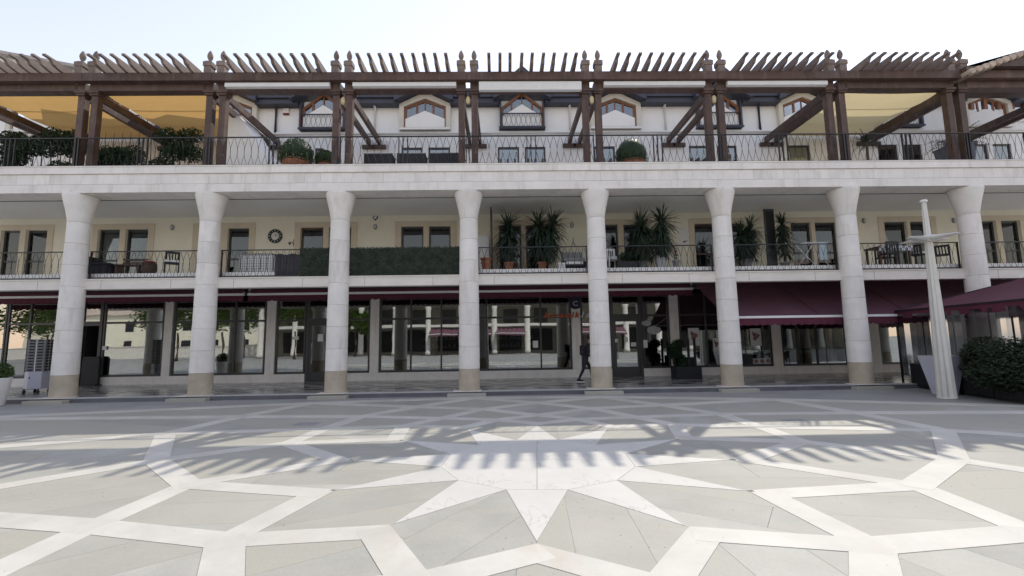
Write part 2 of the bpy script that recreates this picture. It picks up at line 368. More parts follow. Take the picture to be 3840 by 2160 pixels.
# star
slabs4 = [node(0, i+.5) for i in range(12)]
for q in range(4):
    sx, sy = ((1, 1), (-1, 1), (-1, -1), (1, -1))[q]
    poly = [Vector(p) for p in slabs4]; poly = clip(poly, Vector((0, 0)), Vector((sx, 0))); poly = clip(poly, Vector((0, 0)), Vector((0, sy)))
    slab([wp(p) for p in poly], 'star_centre_slab', white_marble, .004, floor, gap=.003)
for i in range(12):
    a, b = Vector(node(0, i-.5)), Vector(node(0, i+.5)); t = Vector((2.77*math.sin(R(30*i)), 2.77*math.cos(R(30*i))))
    slab([wp(p) for p in (a, t, b)], 'star_point', white_marble, .004, floor)
    # kite between two points
    t2 = Vector((2.77*math.sin(R(30*i+30)), 2.77*math.cos(R(30*i+30)))); o_ = Vector(node(2, i+.5)); mid = (b+o_)/2
    panel(face([(b, t, 0), (b, t2, 0), (node(1, i), node(2, i+.5), BW[1]/2), (node(1, i+1), node(2, i+.5), BW[1]/2)], mid), ang=R(90-30*(i+.5))+rs.choice((.25, -.25)), w=.62)
for k in range(1, 5):
    for i in range(12):
        t = i if k % 2 == 1 else i+.5
        A, B, C_, E_ = node(k, t), node(k+1, t-.5), node(k+1, t+.5), node(k+2, t)
        mid = (Vector(A)+Vector(B)+Vector(C_)+Vector(E_))/4
        panel(face([(A, B, BW[k]/2), (A, C_, BW[k]/2), (B, E_, BW[k+1]/2), (C_, E_, BW[k+1]/2)], mid), ang=R(90-30*t)+rs.choice((.4, -.4, 0)))
for i in range(12):     # last triangles under the closing line
    A, B, C_ = node(5, i), node(6, i-.5), node(6, i+.5); mid = (Vector(A)+Vector(B)+Vector(C_))/3
    panel(face([(A, B, BW[5]/2), (A, C_, BW[5]/2), (B, C_, BW[6]/2)], mid), w=.9)
def area(q): return abs(sum(q[i].x*q[(i+1) % len(q)].y-q[(i+1) % len(q)].x*q[i].y for i in range(len(q)))/2)
PANELS.sort(key=lambda t: -area(t[0])/max(2.5, t[1].y)**3)
for q, c in PANELS[:300]: slab(q, 'stone_panel', grey_stone, 0., floor)
rest = MB()
for q, c in PANELS[300:]:
    if area(q) < .0008: continue
    if sum(q[i].x*q[(i+1) % len(q)].y-q[(i+1) % len(q)].x*q[i].y for i in range(len(q))) < 0: q = q[::-1]
    rest.prism([(p+(c-p).normalized()*.003)[:] for p in q], 'z', -.025, 0)
if rest.v:
    ro = rest.build('small_stone_panels', grey_stone, floor); ro['kind'] = 'stuff'
def band(a, b, w):
    a = Vector(a); b = Vector(b); d = (b-a).normalized(); n = Vector((-d.y, d.x))*w/2; L_ = (b-a).length
    k = max(1, round(L_/2.4))
    for j in range(k):
        p, q = a+(b-a)*j/k, a+(b-a)*(j+1)/k
        wq = [wp(v) for v in (p-n, q-n, q+n, p+n)]; c = sum(wq, Vector((0, 0)))/4
        if c.y > 1.5 and abs(c.x) < 24: slab(wq, 'paving_band', band_stone, zb_, floor, gap=.001)
zi = 0
for k in range(1, 6):
    for i in range(12):
        t = i if k % 2 == 1 else i+.5
        for s_ in (-.5, .5):
            zi += 1; zb_ = .004+.0004*(zi % 4)+.0004*k*.5
            a, b = Vector(node(k, t)), Vector(node(k+1, t+s_))
            d = (b-a).normalized(); band(a-d*BW[k]*.31, b+d*BW[k]*.31, BW[k])
for i in range(12):
    zb_ = .0076; band(node(6, i-.5), node(6, i+.5), BW[6])

# ================================================================== ARCADE FLOOR, STEP
af = MB().box(XL, XR, 15.28, 26.0, -.02, ZA).build('arcade_floor', arc_floor); af['kind'] = 'structure'
tile = MB().prism([(-.62, 0), (0, -.28), (.62, 0), (0, .28)], 'z', 0, .004).mesh('inlay_tile', arc_dark)
tile2 = MB().prism([(-.30, 0), (0, -.135), (.30, 0), (0, .135)], 'z', 0, .004).mesh('inlay_tile', arc_dark)
for r in range(6):
    for i in range(31):
        x = XL+.8+i*1.47+(r % 2)*.735
        inst(tile if (r % 3) else tile2, 'inlay_tile', af, (x, 16.25+r*.68, ZA+.001))
nose_m = mat('step_nosing', (.55, .54, .51), .6, .08, 2, objvar=.05)
nose = MB().box(-1.1, 1.1, -.03, .30, 0, .012).mesh('step_nosing', nose_m)
for i in range(20): inst(nose, 'step_nosing', af, (XL+1.2+i*2.206, 15.28, ZA+.001))
riser_m = mat('step_riser', (.13, .13, .145), .5, .2, 2)
MB().box(XL, XR, 15.262, 15.279, -.02, ZA-.004).build('step_riser', riser_m, af)
for i in range(0, 8):
    MB().box(-.62, .62, -.27, 0, -.03, ZA-.03).build('step_block', grey_stone, af, (colx(i)-.05, 15.262, 0), bevel=.012)

# ================================================================== ARCADE BUILDING
bld = thing('arcade_building', 'long white stone arcade with round columns, loggia above and roof terrace', 'building', BC)
# columns
drh = .727
def drum_mesh(r0, r1, h, mat_, n=40):
    e_ = .008
    return MB().lathe([(r0-.022, .0), (r0-.018, .004), (r0, e_+.004), (r1, h-e_), (r1-.018, h-.002), (r1-.022, h)], (0, 0, 0), n, crease=True).mesh('drum', mat_)
rad = lambda z: .352-.043*(z/5.95)**1.3
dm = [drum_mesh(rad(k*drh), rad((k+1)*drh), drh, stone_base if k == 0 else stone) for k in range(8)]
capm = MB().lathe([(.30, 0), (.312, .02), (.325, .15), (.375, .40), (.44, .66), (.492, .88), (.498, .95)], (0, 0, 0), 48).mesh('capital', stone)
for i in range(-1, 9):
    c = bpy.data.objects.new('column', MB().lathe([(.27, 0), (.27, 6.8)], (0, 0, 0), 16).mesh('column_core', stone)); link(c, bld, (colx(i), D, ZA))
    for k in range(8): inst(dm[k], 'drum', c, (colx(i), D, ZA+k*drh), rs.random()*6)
    inst(capm, 'capital', c, (colx(i), D, ZA+8*drh))
    # loose mortar sheet at the foot
    MB().box(-.46, .46, -.42, .1, 0, .016).build('foot_plate', fascia_m, c, (colx(i)-.06, D-.0, ZA+.013))
# balcony slab and arcade ceiling
fb = MB(); fb.box(XL, XR, D+.05, D+.38, ZSB, ZST-.035).box(XL, XR, D+.02, D+.40, ZST-.035, ZST)
fb.build('balcony_fascia', fascia_m, bld)
MB().box(XL, XR, D+.38, 26.0, 4.12, 4.26).build('balcony_floor', soffit_m, bld)
for i in range(9):     # joints of the fascia slabs
    for k in range(2): MB().box(-.004, .004, -.003, .01, ZSB+.01, ZST-.045).build('fascia_joint', grout, bld, (colx(i)-S*.28+k*2.1, D+.05, 0))
# small downlights under the slab
dl = MB().lathe([(.055, -.06), (.06, 0)], (0, 0, 0), 14).mesh('downlight', white_metal)
for i in range(9):
    for k in (1.3, 3.0): inst(dl, 'downlight', bld, (colx(i)-S*.5+k, 17.2, 4.12))
# cornice
co = MB().box(XL, XR, D-.395, D+.40, ZSO, 7.72).box(XL, XR, D-.42, D-.39, ZSO, 7.16).build('cornice', fascia_m if False else stone, bld)
blkm = [MB().box(-.262, .262, -.02, .02, 0, .342).mesh('cornice_block', stone) for _ in range(1)][0]
n_ = int((XR-XL)/.53)
for i in range(n_): inst(blkm, 'cornice_block', co, (XL+.27+i*.53, D-.398-rs.random()*.004, 7.169))
cpm = MB().prism([(-.05, 0), (.28, 0), (.28, .27), (-.055, .27), (-.075, .255), (-.075, .235), (-.05, .21)], 'x', -1.048, 1.048).mesh('coping_stone', stone)
for i in range(int((XR-XL)/2.1)): inst(cpm, 'coping_stone', co, (XL+1.05+i*2.1, D-.42, 7.522))
MB().box(XL, XR, D+.40, D+.46, ZSO-.004, ZSO+.05).build('ceiling_slot', blackm, bld)
MB().box(XL, XR, D+.46, YB+.3, ZSO+.02, ZSO+.2).build('loggia_ceiling', soffit_m, bld)
MB().box(XL, XR, D-.39, 24, 7.45, 7.62).build('terrace_floor', mat('terrace_tiles', (.60, .56, .50), .7, .1, 2), bld)

# --- loggia wall with door openings
pairs = [((5, 75), (97, 177)), ((367, 449), (471, 555)), ((745, 827), (853, 934)), ((1126, 1212), (1232, 1317)), ((1504, 1588), (1608, 1690)), ((1872, 1955), (1972, 2056)),
         ((2235, 2319), (2339, 2425)), ((2606, 2690), (2710, 2787)), ((2968, 3044), (3059, 3140)), ((3320, 3404), (3417, 3495)), ((3670, 3741), (3760, 3832))]
DT = Zat(849, YB, 1570)             # door head
lw = MB(); ops = []
for pr in pairs:
    for a, b in pr: ops.append((X(a, YB, 898), X(b, YB, 898)))
xs = XL
for a, b in ops:
    lw.box(xs, a, YB, YB+.25, 4.2, 7.2); lw.box(a, b, YB, YB+.25, DT, 7.2); xs = b
lw.box(xs, XR, YB, YB+.25, 4.2, 7.2)
lw.build('loggia_wall', cream, bld)
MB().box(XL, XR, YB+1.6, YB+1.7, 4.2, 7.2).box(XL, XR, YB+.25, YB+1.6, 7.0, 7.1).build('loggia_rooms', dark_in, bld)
door_w = [blackm, alu]
curt = mat('door_curtain', (.25, .24, .25), .9, .25, 6, stretch=(6, 6, .3))
for n, pr in enumerate(pairs):
    xa, xb = X(pr[0][0], YB, 898), X(pr[1][1], YB, 898); su = .24; st = DT+.22
    t = MB(); y0, y1 = YB-.025, YB
    xm0, xm1 = X(pr[0][1], YB, 898), X(pr[1][0], YB, 898)
    t.box(xa-su, xa, y0, y1, 4.26, st).box(xb, xb+su, y0, y1, 4.26, st).box(xa, xb, y0, y1, DT, st).box(xm0, xm1, y0, y1, 4.26, DT)
    t.build('door_surround', beige_trim, bld)
    for k, (a, b) in enumerate(((xa, xm0), (xm1, xb))):
        fr = MB(); w_ = .07; yy0, yy1 = YB+.10, YB+.17
        fr.box(a, a+w_, yy0, yy1, 4.26, DT).box(b-w_, b, yy0, yy1, 4.26, DT).box(a+w_, b-w_, yy0, yy1, DT-w_, DT).box(a+w_, b-w_, yy0, yy1, 5.15, 5.22).box(a+w_, b-w_, yy0, yy1, 4.26, 4.5)
        dr = fr.build('balcony_door', wood if n in (3, 7) else alu, bld)
        MB().box(a+w_, b-w_, yy0+.03, yy0+.042, 5.22, DT-w_).build('pane', doorglass, dr)
        MB().box(a+w_, b-w_, yy0+.03, yy0+.042, 4.5, 5.15).build('pane', doorglass, dr)
        if rs.random() < .5:
            cu = MB(); nx = 14; x0_ = a+.1; x1_ = a+.1+(b-a-.2)*rs.uniform(.3, .9)
            for q in range(nx):
                xa_, xb_ = x0_+(x1_-x0_)*q/nx, x0_+(x1_-x0_)*(q+1)/nx; ya_, yb_ = YB+.27+.03*math.sin(q*1.7), YB+.27+.03*math.sin((q+1)*1.7)
                cu.quad((xa_, ya_, 4.3), (xb_, yb_, 4.3), (xb_, yb_, DT-.1), (xa_, ya_, DT-.1))
            cu.build('curtain', curt, dr)

# --- shop fronts
SILL = .46; TR0, TR1 = 2.74, 2.83; HEAD = 4.12
shop = [('win', -160, 20, []), ('win', 24, 222, [108]), ('pil', 226, 262), ('door', 300, 382), ('win', 386, 613, []), ('pil', 617, 647), ('win', 650, 996, [737, 880]), ('pil', 1000, 1034),
        ('win', 1036, 1146, []), ('door', 1148, 1240), ('win', 1242, 1387, []), ('pil', 1389, 1422), ('win', 1424, 1748, [1541, 1655]), ('pil', 1750, 1783), ('win', 1785, 2142, [1825, 2028]), ('pil', 2144, 2177),
        ('win', 2179, 2288, []), ('door', 2290, 2408), ('win', 2410, 2511, []), ('pil', 2513, 2546), ('win', 2549, 2712, [2650]), ('pil', 2714, 2728), ('win', 2730, 2891, []), ('pil', 2893, 2926),
        ('win', 2928, 3173, [2988, 3060]), ('win', 3176, 3255, []), ('pil', 3257, 3293), ('win', 3296, 3628, [3400, 3520]), ('pil', 3630, 3664), ('win', 3667, 4060, [3800, 3930])]
sx = lambda px: X(px, YS, 1250)
MB().box(XL, sx(300), YS-.03, YS+.12, ZA-.02, SILL).box(sx(384), sx(1148), YS-.03, YS+.12, ZA-.02, SILL).box(sx(1240), sx(2290), YS-.03, YS+.12, ZA-.02, SILL).box(sx(2408), XR, YS-.03, YS+.12, ZA-.02, SILL).build('shop_plinth', stone, bld, bevel=.01)
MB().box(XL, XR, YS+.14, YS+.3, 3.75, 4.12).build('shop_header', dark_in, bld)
for it in shop:
    a, b = sx(it[1]), sx(it[2])
    if it[0] == 'pil':
        MB().box(a, b, YS-.06, YS+.14, SILL, HEAD).build('pilaster', stone, bld, bevel=.008)
    elif it[0] == 'win':
        fw_ = .07; y0, y1 = YS, YS+.08; f = MB(); xsn = [a]+[sx(m_) for m_ in it[3]]+[b]
        f.box(a, b, y0, y1, SILL+.002, SILL+.09).box(a, b, y0, y1, TR0, TR1).box(a, b, y0, y1, HEAD-.1, HEAD)
        for q, x in enumerate(xsn):
            l = x if q == 0 else (x-fw_ if q == len(xsn)-1 else x-fw_/2)
            f.box(l, l+fw_, y0-.006, y1+.006, SILL+.002, HEAD)
        w = f.build('shop_window', alu, bld)
        for q in range(len(xsn)-1):
            for z0, z1 in ((SILL+.07, TR0+.01), (TR1-.01, HEAD-.08)):
                MB().box(xsn[q]+.03, xsn[q+1]-.03, -.006, .006, z0, z1).build('pane', shopglass, w, (0, y0+.04, 0))
    else:
        f = MB(); y0, y1 = YS-.01, YS+.09
        f.box(a, a+.13, y0, y1, ZA, HEAD).box(b-.13, b, y0, y1, ZA, HEAD).box(a+.13, b-.13, y0, y1, 2.66, 2.86).box(a+.13, b-.13, y0, y1, HEAD-.12, HEAD)
        w = f.build('shop_door', alu, bld)
        if it[1] == 300:
            continue_open = True      # leaf stands open inside: dark entrance
            MB().box(a+.12, a+.18, YS+.1, YS+.95, ZA+.01, 2.64).build('door_leaf', alu, w)
        else:
            lf = MB(); lf.box(a+.135, a+.24, y0+.02, y1-.02, ZA+.012, 2.655).box(b-.24, b-.135, y0+.02, y1-.02, ZA+.012, 2.655).box(a+.24, b-.24, y0+.02, y1-.02, ZA+.012, ZA+.42).box(a+.24, b-.24, y0+.02, y1-.02, 2.53, 2.655)
            lf.build('door_leaf', alu, w)
            MB().box(a+.22, b-.22, -.006, .006, ZA+.40, 2.55).build('pane', shopglass, w, (0, y0+.05, 0))
            MB().tube([(a+.29, YS-.03, .9), (a+.29, YS-.08, .93), (a+.29, YS-.08, 1.75), (a+.29, YS-.03, 1.78)], .016, 8).build('door_handle', white_metal, w)
        MB().box(a+.12, b-.12, -.006, .006, 2.85, HEAD-.1).build('pane', shopglass, w, (0, y0+.05, 0))
# rooms behind the glass
MB().box(XL, XR, 25.6, 25.8, ZA, 4.12).build('shop_back_wall', mid_in, bld)
for px in (280, 1017, 1766, 2160, 2530, 2910, 3276):
    MB().box(-.06, .06, YS+.2, 25.6, ZA, 4.12).build('shop_party_wall', mid_in, bld, (sx(px)*1.0, 0, 0))
MB().box(XL, XR, YS+.3, 25.6, 3.5, 3.56).build('shop_ceiling', mid_in, bld)

# --- upper storey
uw = MB(); lows = [(1180, 1213), (1505, 1583), (1606, 1687), (1867, 1947), (1968, 2046), (2228, 2307), (2330, 2400), (2585, 2660), (2690, 2765), (2960, 3040), (3294, 3369), (3390, 3460), (3640, 3708), (3727, 3796)]
ZL = Zat(553, YW, 1540); ZLEDGE = Zat(500, YW, 1500); ZEB = Zat(405, YW, 1420); ZET = Zat(357, YW, 1430)
xs = XL-2
for a, b in lows:
    a, b = X(a, YW, 580), X(b, YW, 580)
    uw.box(xs, a, YW, YW+.3, 7.6, ZLEDGE).box(a, b, YW, YW+.3, ZL, ZLEDGE); xs = b
uw.box(xs, XR+6, YW, YW+.3, 7.6, ZLEDGE); uw.box(XL-2, XR+6, YW+.002, YW+.3, ZLEDGE, ZEB+.3)
upper = uw.build('upper_wall', white_wall, bld)
MB().box(XL-2, XR+6, YW-.10, YW, ZLEDGE-.05, ZLEDGE+.05).build('wall_ledge', white_wall, bld, bevel=.015)
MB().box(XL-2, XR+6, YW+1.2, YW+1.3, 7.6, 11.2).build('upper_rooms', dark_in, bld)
blind = mat('pale_blind', (.55, .58, .62), .8, .06, 3)
for n, (a, b) in enumerate(lows):
    a, b = X(a, YW, 580), X(b, YW, 580); f = MB(); y0, y1 = YW+.06, YW+.12
    f.box(a, a+.07, y0, y1, 7.62, ZL).box(b-.07, b, y0, y1, 7.62, ZL).box(a+.07, b-.07, y0, y1, ZL-.08, ZL)
    w = f.build('terrace_window', alu, bld)
    MB().box(a+.06, b-.06, y0+.025, y0+.035, 7.62, ZL-.07).build('pane', winglass, w)
    if n in (3, 4, 5, 6, 7): MB().box(a+.08, b-.08, y0+.15, y0+.16, 7.62, ZL-.62).build('blind', blind, w)
# eaves, gables
YE = YW-.42
xA = [X(1596, YW, 430)+k*(X(2305, YW, 430)-X(1596, YW, 430)) for k in (-2, -1, 0, 1, 2, 3)]
xB = [(X(1217, YW, 440), 1), (X(1957, YW, 440), 1), (X(2690, YW, 440), 1), (X(1217, YW, 440)-8.1, 0), (X(2690, YW, 440)+8.2, 0)]
cuts = sorted([(x-1.12, x+1.12) for x in xA]+[(x-1.02, x+1.02) for x, _ in xB]); xs = XL-2
for a, b in cuts:
    if a > xs: MB().prism([(YE, ZEB), (YW+.25, ZEB), (YW+.25, ZET-.04), (YE-.1, ZET-.04), (YE-.1, ZEB+.22), (YE, ZEB+.22)], 'x', xs, a).build('eaves', eave_m, bld, bevel=.01)
    xs = max(xs, b)
if xs < XR+6: MB().prism([(YE, ZEB), (YW+.25, ZEB), (YW+.25, ZET-.04), (YE-.1, ZET-.04), (YE-.1, ZEB+.22), (YE, ZEB+.22)], 'x', xs, XR+6).build('eaves', eave_m, bld, bevel=.01)
rf = MB(); rf.prism([(YE-.14, ZET-.04), (YE-.14, ZET), (29, ZET+4.2), (29, ZET+4.1)][::-1], 'x', XL-2, XR+6)
rf.build('roof', mat('roof_sheet', (.10, .095, .10), .6, .15, 1), bld)
WB, WSH, WPK = Zat(485, YW, 1600), Zat(408, YW, 1520), Zat(378, YW, 1597)
def pent(hw, zb, zs, zp, x=0.): return [(x-hw, zb), (x+hw, zb), (x+hw, zs), (x, zp), (x-hw, zs)]
def ring(outer, inner, y0, y1, mb):
    n = len(outer)
    vs = [(p[0], y0, p[1]) for p in outer]+[(p[0], y0, p[1]) for p in inner]+[(p[0], y1, p[1]) for p in outer]+[(p[0], y1, p[1]) for p in inner]
    fs = []
    for i in range(n):
        j = (i+1) % n; fs += [(i, j, n+j, n+i), (2*n+j, 2*n+i, 3*n+i, 3*n+j), (i, 2*n+i, 2*n+j, j), (n+i, n+j, 3*n+j, 3*n+i)]
    mb.add(vs, fs); return mb
room_m = mat('room_shade', (.06, .075, .10), .7, .2, 2)  # dark panel colour standing for the unlit room behind the dormer panes
hwA = (X(1674, YW, 485)-X(1517, YW, 485))/2
for x in xA:
    d = thing('x', None, None) if False else None
    g = MB(); ring(pent(1.13, WB-.10, WSH+.12, WPK+.30), pent(hwA, WB, WSH, WPK), YW-.22, YW+.002, g)
    dr = g.build('dormer', mat('cream_surround', (.66, .62, .54), .85, .05, 2), bld, (x, 0, 0))
    MB().prism(pent(1.125, WB-.12, WB-.05, WB-.045), 'y', YW-.28, YW-.22).build('dormer_sill', white_wall, dr, (x, 0, 0))
    q = MB(); ring(pent(hwA, WB, WSH, WPK), pent(hwA-.11, WB+.04, WSH-.05, WPK-.12), YW-.12, YW-.04, q); q.box(-.40, -.32, YW-.115, YW-.045, WB+.04, WPK-.25).box(.32, .40, YW-.115, YW-.045, WB+.04, WPK-.25).box(-.025, .025, YW-.1, YW-.05, WB+.04, WPK-.12)
    q.build('dormer_frame', wood_win, dr, (x, 0, 0))
    MB().prism(pent(hwA-.1, WB+.03, WSH-.06, WPK-.13), 'y', YW-.075, YW-.065).build('pane', dormerglass, dr, (x, 0, 0))
    MB().prism(pent(hwA-.06, WB+.045, WB+.42, WB+.80), 'y', YW-.135, YW-.122).build('gable_reflection', white_wall, dr, (x, 0, 0))  # white panel shaped as the opposite sunlit gable mirrored in the window
    MB().prism(pent(hwA-.02, WB+.01, WSH-.01, WPK-.02), 'y', YW-.03, YW-.01).build('room_shade_panel', room_m, dr, (x, 0, 0))
    # gable roof
    r_ = MB(); y0, y1 = YW-.62, 24.
    zk = WSH+.16; pk = WPK+.34; hw = 1.28
    r_.prism([(-hw, zk-.06), (-hw+.02, zk+.28), (0, pk+.36), (hw-.02, zk+.28), (hw, zk-.06), (1.13, zk-.02), (0, pk), (-1.13, zk-.02)][::-1], 'y', y0, y1)
    r_.build('gable_roof', eave_m, dr, (x, 0, 0))
LB, LT = Zat(486, YW, 1960), Zat(400, YW, 1960)
for x, vis in xB:
    hw = .92; pk = Zat(247, YW-.7, 1957)
    g = MB(); g.box(-hw-.07, -hw, YW-.3, YW+.01, LB, ZET).box(hw, hw+.07, YW-.3, YW+.01, LB, ZET).box(-hw-.1, hw+.1, YW-.34, YW+.01, LB-.06, LB)
    dr = g.build('dormer_loggia', eave_m, bld, (x, 0, 0))
    zs_, zp_ = LT-.12, LT+.62
    q = MB(); ring(pent(hw, LB, zs_, zp_), pent(hw-.1, LB+.05, zs_-.06, zp_-.14), YW-.16, YW-.06, q); q.box(-.5, -.42, YW-.155, YW-.065, LB+.05, zp_-.42).box(.42, .5, YW-.155, YW-.065, LB+.05, zp_-.42).box(-.025, .025, YW-.14, YW-.07, LB+.05, zp_-.14)
    q.build('dormer_frame', wood_win, dr, (x, 0, 0))
    MB().prism(pent(hw-.09, LB+.04, zs_-.07, zp_-.15), 'y', YW-.105, YW-.095).build('pane', dormerglass, dr, (x, 0, 0))
    MB().prism(pent(hw-.06, LB+.05, LB+.55, LB+1.10), 'y', YW-.175, YW-.163).build('gable_reflection', white_wall, dr, (x, 0, 0))  # mirrored gable again, a white shape laid before the mullions
    MB().prism(pent(hw-.02, LB+.01, zs_-.01, zp_-.02), 'y', YW-.03, YW-.01).build('room_shade_panel', room_m, dr, (x, 0, 0))
    rl = MB(); zt = LB+.62; yr = YW-.27
    rl.bar((-hw, yr, zt), (hw, yr, zt), .04, .04); rl.bar((-hw, yr, LB+.03), (hw, yr, LB+.03), .03, .03)
    nb = 17
    for k in range(nb):
        xx_ = -hw+.06+(2*hw-.12)*k/(nb-1); sg = 1 if k % 2 else -1
        rl.tube([(xx_+sg*.045*math.sin(math.pi*(t*1.5-.25)), yr, LB+.03+(zt-LB-.03)*t) for t in [q/6 for q in range(7)]], .008, 4)
    rl.build('small_railing', iron, dr, (x, 0, 0))
    zk = LT+.02; hwr = 1.25
    MB().prism([(-hwr, zk), (-hwr, zk+.34), (0, pk), (hwr, zk+.34), (hwr, zk), (1.0, zk+.12), (0, pk-.36), (-1.0, zk+.12)][::-1], 'y', YW-.75, 24.).build('gable_roof', eave_m, dr, (x, 0, 0))
# downpipes and small wall things of the upper storey
for px, m_ in ((1037, eave_m), (1407, white_wall), (2136, white_wall), (2492, white_wall), (2845, eave_m)):
    x = X(px, YW, 450); MB().tube([(x, YW-.07, ZLEDGE+.02), (x, YW-.07, ZEB-.02), (x, YW-.25, ZEB+.06)], .055, 8).build('downpipe', m_, bld)

# ================================================================== RAILINGS
def railing(x0, x1, y, z0, z1, label, pitch=.112, posts=(), group=None, kind='wave'):
    t = thing('railing', label, 'railing', ((x0+x1)/2, y, z0), group)
    MB().box(x0, x1, y-.025, y+.025, z1-.02, z1+.012).build('top_rail', iron, t)
    MB().box(x0, x1, y-.02, y+.02, z0+.05, z0+.075).build('bottom_rail', iron, t)
    for p in (x0+.03, x1-.03)+tuple(posts): MB().box(p-.014, p+.014, y-.03, y+.03, z0, z1-.02).build('post', iron, t)
    b = MB(); n = int((x1-x0-.1)/pitch); h = z1-z0-.1; xs_ = x0+(x1-x0-n*pitch)/2
    for k in range(n+1):
        sg = 1 if k % 2 else -1; x = xs_+k*pitch
        pts = [(x+sg*.062*math.sin(math.pi*(1.42*q/9-.21)), y+sg*.006, z0+.06+h*q/9) for q in range(10)]
        b.tube(pts, .0075, 4)
    o = b.build('balusters', iron, t); o['kind'] = 'stuff'
    return t
cname = lambda i: ORD[i]+' column' if i < 8 else 'right edge'
for i in range(-1, 8):
    x0, x1 = colx(i)+.30, colx(i+1)-.30
    if i == -1: lab = 'balcony railing of black wavy bars left of the leftmost column'
    elif i == 7: lab = 'balcony railing of black wavy bars right of the rightmost column'
    else: lab = 'balcony railing of black wavy bars between the %s and %s columns from left' % (ORD[i], ORD[i+1])
    railing(x0, x1, D+.2, ZST, 5.0, lab, group='balcony railings')
for i in range(-1, 8):
    x0, x1 = colx(i)+.02, colx(i+1)-.02; mid = (x0+x1)/2
    if i == -1: lab = 'roof terrace railing of black wavy bars at the far left edge'
    elif i == 7: lab = 'roof terrace railing of black wavy bars at the far right edge'
    else: lab = 'roof terrace railing above the bay between the %s and %s columns' % (ORD[i], ORD[i+1])
    railing(x0, x1, 15.30, ZC-.02, 8.83, lab, pitch=.118, posts=(mid-.16, mid-.02, mid+.14), group='terrace railings')

# ================================================================== PERGOLA
pg = thing('pergola', 'brown timber pergola with curved rafters and egg shaped finials on the terrace', 'pergola', (0, D, 7.62))
posm = MB().box(-.11, .11, -.11, .11, 0, 3.0).mesh('post', wood)
headm = MB().box(-.15, .15, -.17, .15, 2.86, 3.30).box(-.19, .19, -.21, .17, 2.93, 3.02).mesh('post_head', wood)
capb = MB().box(-.125, .125, -.125, .125, 0, .30).box(-.15, .15, -.15, .15, .30, .46).box(-.11, .11, -.11, .11, .46, .50).mesh('post_cap', wood_grey)
finm = MB().lathe([(.045, 0), (.06, .03), (.04, .06), (.075, .12), (.095, .20), (.09, .27), (.06, .36), (.025, .42), (.008, .44)], (0, 0, 0), 16).mesh('finial', wood_grey)
for i in range(-1, 9):
    for s_ in (-.23, .23):
        x = colx(i)+s_; p = inst(posm, 'post', pg, (x, D, 7.62))
        inst(headm, 'post_head', p, (x, D, 7.62)); inst(capb, 'post_cap', p, (x, D-.2, 11.16)); inst(finm, 'finial', p, (x, D-.2, 11.66))
# beams by bay
for i in range(-1, 8):
    a, b = colx(i), colx(i+1)
    MB().box(a+.002, b-.002, D-.42, D-.2, 10.86, 11.16).build('front_beam', wood, pg, bevel=.015)
    MB().box(a+.38, b-.38, D-.19, D+.16, 10.62, 10.88).build('lower_beam', wood, pg, bevel=.01)
for i in range(-1, 9):
    for s_ in (-.23, .23):
        x = colx(i)+s_
        MB().box(x-.065, x+.065, D+.15, YW-.02, 10.40, 10.66).build('cross_beam', wood, pg, bevel=.01)
        MB().box(x-.30, x+.30, YW-.14, YW-.005, 10.22, 10.40).build('wall_bracket', wood, pg, bevel=.03)
# rafters
prof = [(-.82, .265)]
for q in range(9):
    t = q/8; prof.append((-.82+.62*t, .20-.20*(t**1.0)*(1.0)+.075*math.sin(math.pi*t)*(1 if t < .5 else -.35)))
prof += [(.22, 0.), (.30, .05), (.30, .265)]
rafm = MB().prism(prof, 'x', -.053, .053).mesh('rafter', wood_grey)
for i in range(-1, 7):
    for j in range(9):
        x = colx(i)+.77+j*.372; r_ = inst(rafm, 'rafter', pg, (x+rs.uniform(-.012, .012), D-.26, 11.162)); r_.rotation_euler.z = rs.uniform(-.012, .012)
# white awning boxes under the beam
for i in range(1, 6):
    big_ = i == 3
    t = MB().prism([(-.12, 0), (.02, -.02), (.02, .17), (-.09, .17), (-.12, .13)] if not big_ else [(-.14, -.17), (.02, -.17), (.02, .17), (-.11, .17), (-.14, .13)], 'x', -S/2+.40, S/2-.40).build('awning_box', white_metal, None, (colx(i)+S/2, D-.215, 10.68), bevel=.01)
    tag(t, 'white rolled awning box under the pergola beam above the %s bay from left' % ORD[i], 'awning box', 'rolled awning boxes of the pergola')
# canopies
def canopy(x0, x1, y0, y1, z0, z1, m_, label):
    mb = MB(); nx, ny = 10, 10; vs = []
    for j in range(ny+1):
        for i_ in range(nx+1):
            u, v = i_/nx, j/ny; vs.append((x0+(x1-x0)*u, y0+(y1-y0)*v, z0+(z1-z0)*v-.05*math.sin(math.pi*u)-.05*abs(math.sin(math.pi*v*3))))
    fs = [(j*(nx+1)+i_, j*(nx+1)+i_+1, (j+1)*(nx+1)+i_+1, (j+1)*(nx+1)+i_) for j in range(ny) for i_ in range(nx)]
    mb.add(vs, fs, True); t = thing('canopy', label, 'canopy', ((x0+x1)/2, y0, z0), 'pergola canopies')
    cl = mb.build('cloth', m_, t)
    for v in (0, 1/3, 2/3, 1): MB().box(x0, x1, y0+(y1-y0)*v-.02, y0+(y1-y0)*v+.02, z0+(z1-z0)*v+.0, z0+(z1-z0)*v+.03).build('batten', white_metal, t)
canopy(colx(-1)+.32, colx(0)-.32, D+.2, YW-.1, 10.72, 10.78, yellow, 'ochre yellow cloth canopy under the pergola at the far left edge')
canopy(colx(0)+.32, colx(1)-.32, D+.2, YW-.1, 10.72, 10.78, yellow, 'ochre yellow cloth canopy between the first and second pairs of pergola posts')
canopy(colx(6)+.32, colx(7)-.32, D+.2, YW-.1, 10.66, 10.72, yellow_p, 'pale yellow cloth canopy between the two rightmost pairs of pergola posts')

